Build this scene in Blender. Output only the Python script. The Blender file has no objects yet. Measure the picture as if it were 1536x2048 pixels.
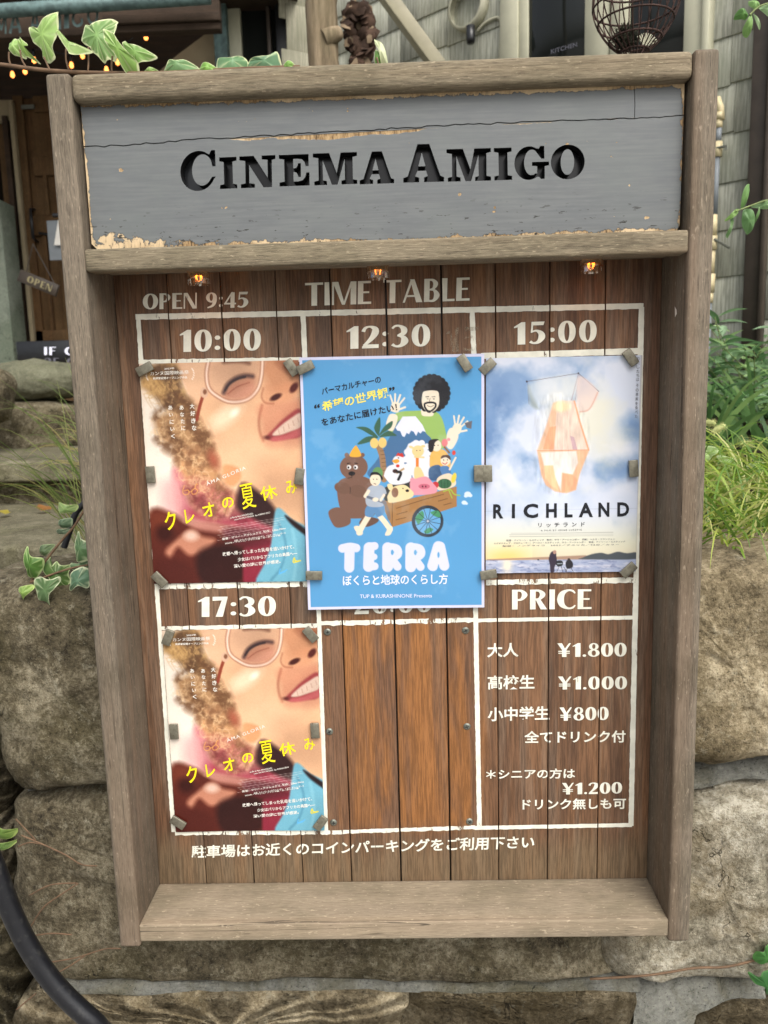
import bpy, bmesh, math, random
import numpy as np
from mathutils import Vector, Matrix, noise
from mathutils.geometry import tessellate_polygon
random.seed(7)
rng = np.random.default_rng(7)
SC = bpy.context.scene
COL = SC.collection

# ------------------------------------------------------------------ camera, world, sun, exposure
ZT = 1.75                                   # height of the top of the notice board above the street
FPX = 1568.4
CAM = Vector((0.0140, -0.8479, ZT - 0.3305))
ROT = Matrix.Rotation(0.0251, 3, 'Z') @ Matrix.Rotation(1.4202, 3, 'X') @ Matrix.Rotation(-0.0276, 3, 'Z')
cd = bpy.data.cameras.new('camera'); cam = bpy.data.objects.new('camera', cd); COL.objects.link(cam)
cam.matrix_world = Matrix.Translation(CAM) @ ROT.to_4x4()
cd.sensor_fit = 'HORIZONTAL'; cd.sensor_width = 36; cd.lens = 36 * FPX / 1536
cd.clip_start = 0.02; cd.clip_end = 500
cd.dof.use_dof = True; cd.dof.focus_distance = 0.93; cd.dof.aperture_fstop = 13
SC.camera = cam
SUN_EL, SUN_AZ = math.radians(50), math.radians(24)     # azimuth measured from the viewer's side (-y) towards +x
w = bpy.data.worlds.new('World'); SC.world = w; w.use_nodes = True
nt = w.node_tree; nt.nodes.clear()
sky = nt.nodes.new('ShaderNodeTexSky'); sky.sky_type = 'NISHITA'; sky.sun_disc = False
sky.sun_elevation = SUN_EL; sky.sun_rotation = math.pi - SUN_AZ
sky.air_density = 1.0; sky.dust_density = 6.0; sky.ozone_density = 1.0
hs = nt.nodes.new('ShaderNodeHueSaturation'); hs.inputs['Saturation'].default_value = 0.35
bg = nt.nodes.new('ShaderNodeBackground'); bg.inputs['Strength'].default_value = 0.15
out = nt.nodes.new('ShaderNodeOutputWorld')
nt.links.new(sky.outputs[0], hs.inputs['Color']); nt.links.new(hs.outputs[0], bg.inputs['Color']); nt.links.new(bg.outputs[0], out.inputs[0])
sd = bpy.data.lights.new('sun', 'SUN'); sd.energy = 1.0; sd.angle = math.radians(35); sd.color = (1.0, 0.965, 0.9)
sun = bpy.data.objects.new('sun', sd); COL.objects.link(sun)
sdir = Vector((math.sin(SUN_AZ) * math.cos(SUN_EL), -math.cos(SUN_AZ) * math.cos(SUN_EL), math.sin(SUN_EL)))
sun.rotation_euler = sdir.to_track_quat('Z', 'Y').to_euler(); sun.location = (1, -3, 6)
SC.view_settings.view_transform = 'Standard'; SC.view_settings.look = 'None'
SC.view_settings.gamma = 1; SC.view_settings.use_curve_mapping = False
SC.view_settings.exposure = 0.62
SC.cycles.max_bounces = 8

# ------------------------------------------------------------------ placing: a pixel of the 1536 x 2048 photo to a point in the place
def ray(px, py):
    return (ROT @ Vector(((px - 768) / FPX, -(py - 1024) / FPX, -1))).normalized()
def at(px, py, y):                          # on the vertical plane y = const
    d = ray(px, py); return CAM + d * ((y - CAM.y) / d.y)
def atz(px, py, z):                         # on a level plane
    d = ray(px, py); return CAM + d * ((z - CAM.z) / d.z)
def atp(px, py, p, n):                      # on any plane
    d = ray(px, py); return CAM + d * ((p - CAM).dot(n) / d.dot(n))

# ------------------------------------------------------------------ objects
def tag(o, label=None, cat=None, group=None, kind=None):
    if label: o['label'] = label
    if cat: o['category'] = cat
    if group: o['group'] = group
    if kind: o['kind'] = kind
    return o
def thing(name, label, cat, loc=(0, 0, 0), group=None, rot=(0, 0, 0)):
    o = bpy.data.objects.new(name, None); COL.objects.link(o); o.location = loc; o.rotation_euler = rot
    o.empty_display_size = 0.05
    return tag(o, label, cat, group)
def put(name, me, mat=None, parent=None, loc=None, rot=None, label=None):
    """link a mesh; positions are given in the parent's space"""
    if mat is not None and not me.materials: me.materials.append(mat)
    o = bpy.data.objects.new(name, me); COL.objects.link(o)
    if parent is not None: o.parent = parent
    if loc is not None: o.location = loc
    if rot is not None: o.rotation_euler = rot
    if label: o['label'] = label
    return o
def mesh(verts, faces, smooth=False, name='m', cols=None):
    me = bpy.data.meshes.new(name); me.from_pydata([tuple(v) for v in verts], [], [tuple(f) for f in faces])
    if smooth: me.polygons.foreach_set('use_smooth', [True] * len(me.polygons))
    if cols is not None:
        a = me.color_attributes.new('Col', 'FLOAT_COLOR', 'POINT')
        a.data.foreach_set('color', np.concatenate([np.asarray(cols, float), np.ones((len(cols), 1))], 1).ravel())
    me.update(); return me
class MB:
    """collects shapes into one mesh"""
    def __init__(s): s.v = []; s.f = []; s.m = []
    def add(s, v, f, mi=0):
        b = len(s.v); s.v += [tuple(q) for q in v]; s.f += [tuple(i + b for i in q) for q in f]; s.m += [mi] * len(f); return s
    def box(s, c, d, rot=None, mi=0):
        x, y, z = (q / 2 for q in d); v = [Vector(q) for q in ((-x, -y, -z), (x, -y, -z), (x, y, -z), (-x, y, -z), (-x, -y, z), (x, -y, z), (x, y, z), (-x, y, z))]
        if rot is not None: v = [rot @ q for q in v]
        return s.add([q + Vector(c) for q in v], [(0, 3, 2, 1), (4, 5, 6, 7), (0, 1, 5, 4), (1, 2, 6, 5), (2, 3, 7, 6), (3, 0, 4, 7)], mi)
    def tube(s, pts, r, n=8, cap=True, mi=0):
        pts = [Vector(p) for p in pts]; rs = r if isinstance(r, (list, tuple)) else [r] * len(pts)
        vs, fs = [], []
        t0 = (pts[1] - pts[0]).normalized(); a = t0.orthogonal().normalized()
        for i, p in enumerate(pts):
            t = (pts[min(i + 1, len(pts) - 1)] - pts[max(i - 1, 0)]).normalized()
            a = (a - t * a.dot(t)).normalized(); b = t.cross(a)
            vs += [p + (a * math.cos(2 * math.pi * k / n) + b * math.sin(2 * math.pi * k / n)) * rs[i] for k in range(n)]
        for i in range(len(pts) - 1):
            fs += [(i * n + k, i * n + (k + 1) % n, (i + 1) * n + (k + 1) % n, (i + 1) * n + k) for k in range(n)]
        if cap: fs += [tuple(range(n))[::-1], tuple((len(pts) - 1) * n + k for k in range(n))]
        return s.add(vs, fs, mi)
    def mesh(s, smooth=False):
        me = mesh(s.v, s.f, smooth)
        if any(s.m): me.polygons.foreach_set('material_index', s.m)
        return me
def bevel_mesh(me, r, seg=2, smooth=True, angle=0.5):
    bm = bmesh.new(); bm.from_mesh(me); bmesh.ops.recalc_face_normals(bm, faces=bm.faces)
    es = [e for e in bm.edges if len(e.link_faces) == 2 and e.calc_face_angle(0) > angle]
    bmesh.ops.bevel(bm, geom=es, offset=r, segments=seg, profile=0.6, affect='EDGES')
    bm.to_mesh(me); bm.free()
    if smooth: me.polygons.foreach_set('use_smooth', [True] * len(me.polygons))
    return me
def boxm(d, r=0.0, seg=2, smooth=True):
    me = MB().box((0, 0, 0), d).mesh()
    return bevel_mesh(me, r, seg, smooth) if r else me
def spline(pts, n=8, closed=False):
    P = [np.array(p, float) for p in pts]; m = len(P); o = []
    for i in range(m if closed else m - 1):
        if closed: a, b, c, d = P[(i - 1) % m], P[i], P[(i + 1) % m], P[(i + 2) % m]
        else: a, b, c, d = P[max(i - 1, 0)], P[i], P[i + 1], P[min(i + 2, m - 1)]
        for k in range(n):
            t = k / n; o.append(.5 * ((2 * b) + (c - a) * t + (2 * a - 5 * b + 4 * c - d) * t * t + (3 * b - 3 * c + d - a) * t ** 3))
    if not closed: o.append(P[-1])
    return o

# ------------------------------------------------------------------ materials
def S(r, g, b):                             # display colour 0..255 to linear
    f = lambda c: (c / 255 / 12.92) if c <= 10.3 else ((c / 255 + .055) / 1.055) ** 2.4
    return (f(r), f(g), f(b), 1)
class NT:
    def __init__(s, name):
        s.m = bpy.data.materials.new(name); s.m.use_nodes = True; s.t = s.m.node_tree
        s.b = s.t.nodes['Principled BSDF']; s.o = s.t.nodes['Material Output']
    def n(s, typ, **kw):
        nd = s.t.nodes.new(typ)
        for k, v in kw.items(): setattr(nd, k, v)
        return nd
    def l(s, a, b): s.t.links.new(a, b); return s
    def coord(s, kind='Object', scale=(1, 1, 1), rnd=0.0, rot=(0, 0, 0)):
        if kind == 'World': o = s.n('ShaderNodeNewGeometry').outputs['Position']
        else: o = s.n('ShaderNodeTexCoord').outputs[kind]
        if rnd:
            r = s.n('ShaderNodeObjectInfo').outputs['Random']
            cmb = s.n('ShaderNodeCombineXYZ'); m = s.math('MULTIPLY', r, rnd)
            for i in range(3): s.l(m, cmb.inputs[i])
            va = s.n('ShaderNodeVectorMath', operation='ADD'); s.l(o, va.inputs[0]).l(cmb.outputs[0], va.inputs[1]); o = va.outputs[0]
        mp = s.n('ShaderNodeMapping'); mp.inputs['Scale'].default_value = scale; mp.inputs['Rotation'].default_value = rot
        s.l(o, mp.inputs[0]); return mp.outputs[0]
    def noise(s, co, sc=5, det=4, rough=.55, dist=0.0):
        nd = s.n('ShaderNodeTexNoise'); s.l(co, nd.inputs['Vector'])
        nd.inputs['Scale'].default_value = sc; nd.inputs['Detail'].default_value = det
        nd.inputs['Roughness'].default_value = rough; nd.inputs['Distortion'].default_value = dist
        return nd.outputs['Fac']
    def vor(s, co, sc=5, feature='F1'):
        nd = s.n('ShaderNodeTexVoronoi', feature=feature); s.l(co, nd.inputs['Vector']); nd.inputs['Scale'].default_value = sc
        return nd.outputs['Distance']
    def math(s, op, a, b=None, clamp=False):
        nd = s.n('ShaderNodeMath', operation=op, use_clamp=clamp)
        for i, q in enumerate((a, b)):
            if q is None: continue
            if isinstance(q, (int, float)): nd.inputs[i].default_value = q
            else: s.l(q, nd.inputs[i])
        return nd.outputs[0]
    def step(s, v, a, b):                   # 0 at a, 1 at b, smooth
        nd = s.n('ShaderNodeMapRange', interpolation_type='SMOOTHSTEP'); s.l(v, nd.inputs[0])
        nd.inputs[1].default_value = a; nd.inputs[2].default_value = b; return nd.outputs[0]
    def ramp(s, v, stops):
        nd = s.n('ShaderNodeValToRGB'); s.l(v, nd.inputs[0]); e = nd.color_ramp.elements
        while len(e) < len(stops): e.new(.5)
        for q, (p, c) in zip(e, stops): q.position = p; q.color = c if len(c) == 4 else (*c, 1)
        return nd.outputs[0]
    def mix(s, f, a, b, mode='MIX'):
        nd = s.n('ShaderNodeMix', data_type='RGBA', blend_type=mode)
        for i, q in ((0, f), (6, a), (7, b)):
            if isinstance(q, (int, float)): nd.inputs[i].default_value = q
            elif isinstance(q, tuple): nd.inputs[i].default_value = q
            else: s.l(q, nd.inputs[i])
        return nd.outputs[2]
    def sep(s, co):
        nd = s.n('ShaderNodeSeparateXYZ'); s.l(co, nd.inputs[0]); return nd.outputs
    def attr(s, name='Col'):
        return s.n('ShaderNodeVertexColor', layer_name=name).outputs[0]
    def fin(s, col, rough=.7, bump=None, bs=.3, bd=.002, spec=.5, metal=0, alpha=None, trans=0):
        if isinstance(col, tuple): s.b.inputs['Base Color'].default_value = col
        else: s.l(col, s.b.inputs['Base Color'])
        if isinstance(rough, (int, float)): s.b.inputs['Roughness'].default_value = rough
        else: s.l(rough, s.b.inputs['Roughness'])
        s.b.inputs['Specular IOR Level'].default_value = spec; s.b.inputs['Metallic'].default_value = metal
        if bump is not None:
            bn = s.n('ShaderNodeBump'); bn.inputs['Strength'].default_value = bs; bn.inputs['Distance'].default_value = bd
            s.l(bump, bn.inputs['Height']).l(bn.outputs[0], s.b.inputs['Normal'])
        if alpha is not None: s.l(alpha, s.b.inputs['Alpha'])
        if trans:
            tr = s.n('ShaderNodeBsdfTranslucent'); mx = s.n('ShaderNodeMixShader'); mx.inputs[0].default_value = trans
            if isinstance(col, tuple): tr.inputs[0].default_value = col
            else: s.l(col, tr.inputs[0])
            s.l(s.b.outputs[0], mx.inputs[1]).l(tr.outputs[0], mx.inputs[2]).l(mx.outputs[0], s.o.inputs[0])
        return s.m

def weathered_wood(name, axis, dark, light, warm, warmth=.4, fine=1.0, bs=.5):
    """old timber, grain along axis 0/1/2"""
    t = NT(name)
    sc = [1, 1, 1]; sc[axis] = .075
    c = t.coord('Object', tuple(sc), rnd=3.1)
    sc2 = [1, 1, 1]; sc2[axis] = .03
    c2 = t.coord('Object', tuple(sc2), rnd=5.7)
    g1 = t.noise(c, 760 * fine, 5, .72); g2 = t.noise(c2, 90, 5, .65, .3); g3 = t.noise(c2, 22, 3, .5); g4 = t.noise(t.coord('Object', (1, 1, 1), rnd=2), 14, 4, .6)
    v = t.math('ADD', t.math('MULTIPLY', g1, .68), t.math('MULTIPLY', g2, .32))
    base = t.ramp(v, [(.30, dark), (.47, tuple((a + b) / 2 for a, b in zip(dark, light))), (.62, light)])
    wm = t.math('MULTIPLY', t.step(g3, .45, .62), warmth)
    base = t.mix(wm, base, warm)
    base = t.mix(t.step(g4, .35, .75), base, t.mix(1.0, base, (.72, .73, .70, 1), 'MULTIPLY'))
    crack = t.step(g1, .37, .31)
    base = t.mix(t.math('MULTIPLY', crack, .75), base, tuple(q * .35 for q in dark[:3]) + (1,))
    sc3 = [1, 1, 1]; sc3[axis] = .02
    ck = t.math('ABSOLUTE', t.math('SUBTRACT', t.noise(t.coord('Object', tuple(sc3), rnd=6.3), 62, 3, .5), .5))
    ck = t.math('MULTIPLY', t.step(ck, .010, .003), t.step(g3, .50, .60))
    base = t.mix(t.math('MULTIPLY', ck, .8), base, tuple(q * .3 for q in dark[:3]) + (1,)); v = t.math('SUBTRACT', v, t.math('MULTIPLY', ck, .5))
    speck = t.step(t.noise(t.coord('Object', tuple(.3 if i == axis else 1 for i in range(3)), rnd=8), 380, 3, .6), .60, .72)
    base = t.mix(t.math('MULTIPLY', speck, .45), base, tuple(min(1, q * 1.8) for q in light[:3]) + (1,))
    return t.fin(base, .82, bump=v, bs=bs, bd=.0025, spec=.25)
M = {}
gd, gl, gw = S(68, 60, 49), S(150, 138, 115), S(130, 110, 86)
M['wood_x'] = weathered_wood('weathered_rail_wood', 0, gd, gl, gw, .35)
M['wood_z'] = weathered_wood('weathered_post_wood', 2, S(66, 60, 52), S(132, 120, 104), S(126, 104, 84), .4)
M['shelf'] = weathered_wood('weathered_shelf_wood', 0, S(112, 100, 86), S(158, 144, 122), S(150, 128, 104), .25, 1.0, .25)
def plank_mat():
    t = NT('cedar_plank_wood')
    c = t.coord('Object', (1, 1, .05), rnd=4.3); c2 = t.coord('Object', (1, 1, .07), rnd=9.1)
    g1 = t.noise(c, 520, 5, .7); g2 = t.noise(c2, 34, 4, .6, .5); g3 = t.noise(c2, 12, 3, .5, .8)
    rnd = t.n('ShaderNodeObjectInfo').outputs['Random']
    tone = t.ramp(rnd, [(0, S(98, 73, 56)), (.35, S(106, 77, 56)), (.7, S(86, 64, 50)), (1, S(104, 82, 64))])
    col = t.mix(t.step(g2, .38, .64), tone, S(126, 92, 66))
    col = t.mix(t.math('MULTIPLY', t.step(g3, .5, .68), .65), col, S(78, 56, 44))
    grey = t.math('MULTIPLY', t.step(t.noise(c2, 70, 4, .6), .46, .62), .35)
    col = t.mix(grey, col, S(124, 108, 92))
    # boards under the empty poster place kept their orange colour; it fades into the greyer wood around
    x, y, z = t.sep(t.coord('World'))
    wob = t.math('MULTIPLY', t.math('SUBTRACT', t.noise(t.coord('World', (1, 1, .15)), 16, 3), .5), .1)
    dx = t.math('ABSOLUTE', t.math('ADD', t.math('SUBTRACT', x, PLX), wob)); dz = t.math('ABSOLUTE', t.math('SUBTRACT', z, PLZ))
    inz = t.math('MULTIPLY', t.step(dx, .12, .075), t.step(dz, .155, .125))
    org = t.mix(t.step(g2, .4, .6), S(150, 100, 56), S(104, 76, 58))
    col = t.mix(t.math('MULTIPLY', inz, t.math('ADD', t.math('MULTIPLY', t.step(g3, .62, .40), .55), .3)), col, org)
    low = t.step(t.math('ADD', z, wob), PLB + .035, PLB - .02)
    col = t.mix(t.math('MULTIPLY', low, .6), col, S(118, 102, 78))
    gr = t.math('ADD', t.math('MULTIPLY', t.step(g1, .38, .62), .5), .68)
    cmb = t.n('ShaderNodeCombineColor')
    for i in range(3): t.l(gr, cmb.inputs[i])
    col = t.mix(1.0, col, cmb.outputs[0], 'MULTIPLY')
    return t.fin(col, .6, bump=g1, bs=.28, bd=.002, spec=.3)
def solid(name, c, rough=.6, spec=.4, metal=0, var=.12, sc=30, bump=0.0, trans=0):
    t = NT(name); co = t.coord('Object', rnd=3); n = t.noise(co, sc, 5, .6)
    d = tuple(q * (1 - var) for q in c[:3]) + (1,); e = tuple(min(1, q * (1 + var)) for q in c[:3]) + (1,)
    return t.fin(t.mix(t.step(n, .35, .65), d, e), rough, bump=n if bump else None, bs=bump, spec=spec, metal=metal, trans=trans)
def stone_mat(name, stops, moss, mossamt=.5, lichen=.3, sc=1.0, bs=.9):
    t = NT(name); co = t.coord('Object', rnd=5)
    n1 = t.noise(co, 9 * sc, 8, .65); n2 = t.noise(co, 60 * sc, 6, .7); n3 = t.noise(co, 330 * sc, 4, .7); n4 = t.noise(co, 5 * sc, 5, .6, 1.0)
    n5 = t.noise(co, 150 * sc, 6, .75)
    v = t.math('ADD', t.math('ADD', t.math('MULTIPLY', n1, .40), t.math('MULTIPLY', n2, .25)), t.math('MULTIPLY', n5, .35))
    col = t.ramp(v, stops)
    big = t.noise(co, 13 * sc, 7, .75, .6); col = t.mix(t.math('MULTIPLY', t.step(big, .50, .64), .32), col, tuple(q * .7 for q in stops[0][1][:3]) + (1,))
    col = t.mix(t.math('MULTIPLY', t.step(n4, .45, .62), mossamt), col, moss)
    col = t.mix(t.math('MULTIPLY', t.step(t.noise(co, 48 * sc, 8, .8), .55, .64), lichen), col, S(176, 170, 148))
    pit = t.step(n3, .42, .34)
    col = t.mix(t.math('MULTIPLY', pit, .75), col, tuple(q * .3 for q in stops[0][1][:3]) + (1,))
    gr = t.step(n3, .60, .70); col = t.mix(t.math('MULTIPLY', gr, .35), col, S(190, 180, 155))
    ck = t.step(t.math('ABSOLUTE', t.math('SUBTRACT', t.noise(co, 6.5 * sc, 5, .6, .4), .5)), .0055, .001)
    ck = t.math('MULTIPLY', ck, t.step(n4, .52, .60)); col = t.mix(t.math('MULTIPLY', ck, .7), col, tuple(q * .25 for q in stops[0][1][:3]) + (1,))
    h = t.math('SUBTRACT', t.math('ADD', t.math('MULTIPLY', n2, .5), t.math('ADD', t.math('MULTIPLY', n5, .5), t.math('MULTIPLY', n3, .2))), t.math('MULTIPLY', ck, .4))
    return t.fin(col, .9, bump=h, bs=bs, bd=.013, spec=.2)
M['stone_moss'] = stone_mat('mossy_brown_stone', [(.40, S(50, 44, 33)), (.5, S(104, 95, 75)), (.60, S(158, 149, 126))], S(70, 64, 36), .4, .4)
M['stone_tan'] = stone_mat('tan_sandstone', [(.40, S(80, 70, 52)), (.5, S(148, 134, 106)), (.60, S(204, 190, 160))], S(108, 94, 64), .5, .45)
M['stone_grey'] = stone_mat('grey_sandstone', [(.40, S(76, 70, 56)), (.5, S(154, 146, 126)), (.60, S(208, 202, 184))], S(120, 104, 74), .4, .5)
M['step_stone'] = stone_mat('weathered_step_stone', [(.3, S(48, 44, 34)), (.5, S(80, 74, 58)), (.68, S(116, 110, 90))], S(56, 56, 30), .5, .12, .8, .9)
M['tread_stone'] = stone_mat('worn_tread_stone', [(.38, S(66, 62, 48)), (.5, S(102, 97, 78)), (.62, S(132, 127, 106))], S(100, 98, 72), .4, .2, .8, .5)
M['boulder'] = stone_mat('grey_green_boulder', [(.3, S(70, 70, 56)), (.5, S(112, 112, 92)), (.68, S(140, 140, 118))], S(86, 88, 60), .4, .1, .8, .9)
M['mortar'] = stone_mat('old_mortar', [(.36, S(84, 84, 76)), (.5, S(128, 128, 120)), (.62, S(156, 156, 146))], S(92, 86, 60), .7, .2, .9, .9)
M['soil'] = stone_mat('dark_soil', [(.3, S(28, 24, 16)), (.5, S(46, 38, 26)), (.68, S(66, 54, 36))], S(40, 44, 20), .4, 0)
M['asphalt'] = solid('worn_concrete_paving', (.24, .23, .21, 1), .9, .2, 0, .3, 80, .4)
def leaf_mat(name, trans=.35, rough=.45):
    t = NT(name); c = t.attr(); n = t.noise(t.coord('Object', rnd=3), 60, 3)
    c = t.mix(t.step(n, .3, .7), t.mix(1.0, c, (.82, .85, .8, 1), 'MULTIPLY'), c)
    return t.fin(c, rough, spec=.4, trans=trans)
M['leaf'] = leaf_mat('variegated_leaf')
M['grass'] = leaf_mat('grass_blade', .4)
M['print'] = None
def print_mat(name, rough=.28, spec=.5, bump=0):
    t = NT(name); c = t.attr()
    wv = t.noise(t.coord('Object'), 14, 2)
    return t.fin(c, rough, spec=spec, bump=wv, bs=.06, bd=.004)
M['print'] = print_mat('printed_paper', .38, .35)
M['laminate'] = print_mat('laminated_print', .16, .5)
def ink(name, c, rough=.45): return solid(name, c, rough, .3, 0, .02)
M['ink_white'] = ink('white_print_ink', S(232, 228, 218)); M['ink_black'] = ink('black_print_ink', S(26, 28, 34))
M['ink_yellow'] = ink('yellow_print_ink', S(236, 214, 30)); M['ink_lilac'] = ink('pale_print_ink', S(226, 228, 244))
M['ink_soft'] = ink('soft_yellow_print_ink', S(240, 222, 96)); M['ink_orange'] = ink('orange_print_ink', S(236, 170, 90))
M['ink_grey'] = ink('grey_print_ink', S(96, 96, 104)); M['ink_blue'] = ink('blue_print_ink', S(90, 180, 240))
def paint_mat(name, wear, col=S(232, 230, 214), mx=1.0):
    t = NT(name); co = t.coord('World')
    n = t.noise(t.coord('World', (1, 1, .3)), 120, 6, .75); n2 = t.noise(co, 9, 3)
    v = t.math('ADD', n, t.math('MULTIPLY', t.math('SUBTRACT', n2, .5), .35))
    a = t.math('MULTIPLY', t.step(v, wear, wear + .06), mx)
    c = t.mix(t.step(t.noise(co, 60, 4), .3, .7), tuple(q * .82 for q in col[:3]) + (1,), col)
    return t.fin(c, .6, spec=.3, alpha=a)
M['paint'] = paint_mat('white_stencil_paint', .28)
M['paint_worn'] = paint_mat('flaking_white_paint', .37)
M['paint_ghost'] = paint_mat('ghost_of_old_paint', .46, S(170, 156, 132), .35)
def magnet_mat():
    t = NT('dull_magnet_metal'); co = t.coord('Object', rnd=4); n = t.noise(co, 180, 5, .6)
    c = t.mix(t.step(n, .3, .7), S(112, 108, 94), S(138, 134, 118))
    c = t.mix(t.step(t.noise(co, 300, 2), .70, .74), c, S(70, 52, 36))
    return t.fin(c, .42, bump=n, bs=.05, spec=.5, metal=.55)
M['magnet'] = magnet_mat()
M['steel'] = solid('galvanised_screw_steel', S(120, 122, 112), .5, .5, .7, .25, 300)
M['black_plastic'] = solid('black_plastic', S(26, 27, 29), .35, .5, 0, .2, 60)
def emis(name, c, e):
    t = NT(name); t.b.inputs['Base Color'].default_value = c; t.b.inputs['Emission Color'].default_value = c; t.b.inputs['Emission Strength'].default_value = e; return t.m
M['filament'] = emis('glowing_filament', (1.0, .45, .13, 1), 4)
M['string_glow'] = emis('glowing_string_bulb', (1.0, .32, .07, 1), 2.6)
def glass(name, tint=(1, 1, 1, 1), fac=.86):
    t = NT(name); tr = t.n('ShaderNodeBsdfTransparent'); gl = t.n('ShaderNodeBsdfGlossy'); gl.inputs['Roughness'].default_value = .03
    tr.inputs[0].default_value = tint; fr = t.n('ShaderNodeLayerWeight'); fr.inputs[0].default_value = .25
    mx = t.n('ShaderNodeMixShader'); f = t.math('ADD', t.math('MULTIPLY', fr.outputs['Facing'], .55), 1 - fac, True)
    t.l(f, mx.inputs[0]).l(tr.outputs[0], mx.inputs[1]).l(gl.outputs[0], mx.inputs[2]).l(mx.outputs[0], t.o.inputs[0]); return t.m
M['bulb_glass'] = glass('amber_bulb_glass', (1, .80, .56, 1), .84)
def acrylic():
    t = NT('black_letter_backing'); n = t.noise(t.coord('World', (1, 1, .4)), 20, 4)
    return t.fin(t.mix(t.step(n, .55, .75), S(12, 13, 15), S(42, 46, 50)), .22, spec=.35)
M['acrylic'] = acrylic()
# ------------------------------------------------------------------ lettering
def ell(cx, cy, rx, ry, n=28, a0=0, a1=360, p=2.0):
    o = []
    full = abs(a1 - a0) >= 360
    for k in range(n if full else n + 1):
        a = math.radians(a0 + (a1 - a0) * k / n); c, s = math.cos(a), math.sin(a)
        o.append((cx + rx * math.copysign(abs(c) ** (2 / p), c), cy + ry * math.copysign(abs(s) ** (2 / p), s)))
    return o
def stk(pts, n=8):
    P = spline(pts, n); L, R_ = [], []
    for i, p in enumerate(P):
        t = P[min(i + 1, len(P) - 1)][:2] - P[max(i - 1, 0)][:2]; t = t / (np.hypot(*t) + 1e-9); nn = np.array([-t[1], t[0]])
        L.append(tuple(p[:2] + nn * p[2] / 2)); R_.append(tuple(p[:2] - nn * p[2] / 2))
    return (L + R_[::-1], [])
def rc(x0, y0, x1, y1): return ([(x0, y0), (x1, y0), (x1, y1), (x0, y1)], [])
def pg(*p): return (list(p), [])
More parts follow.
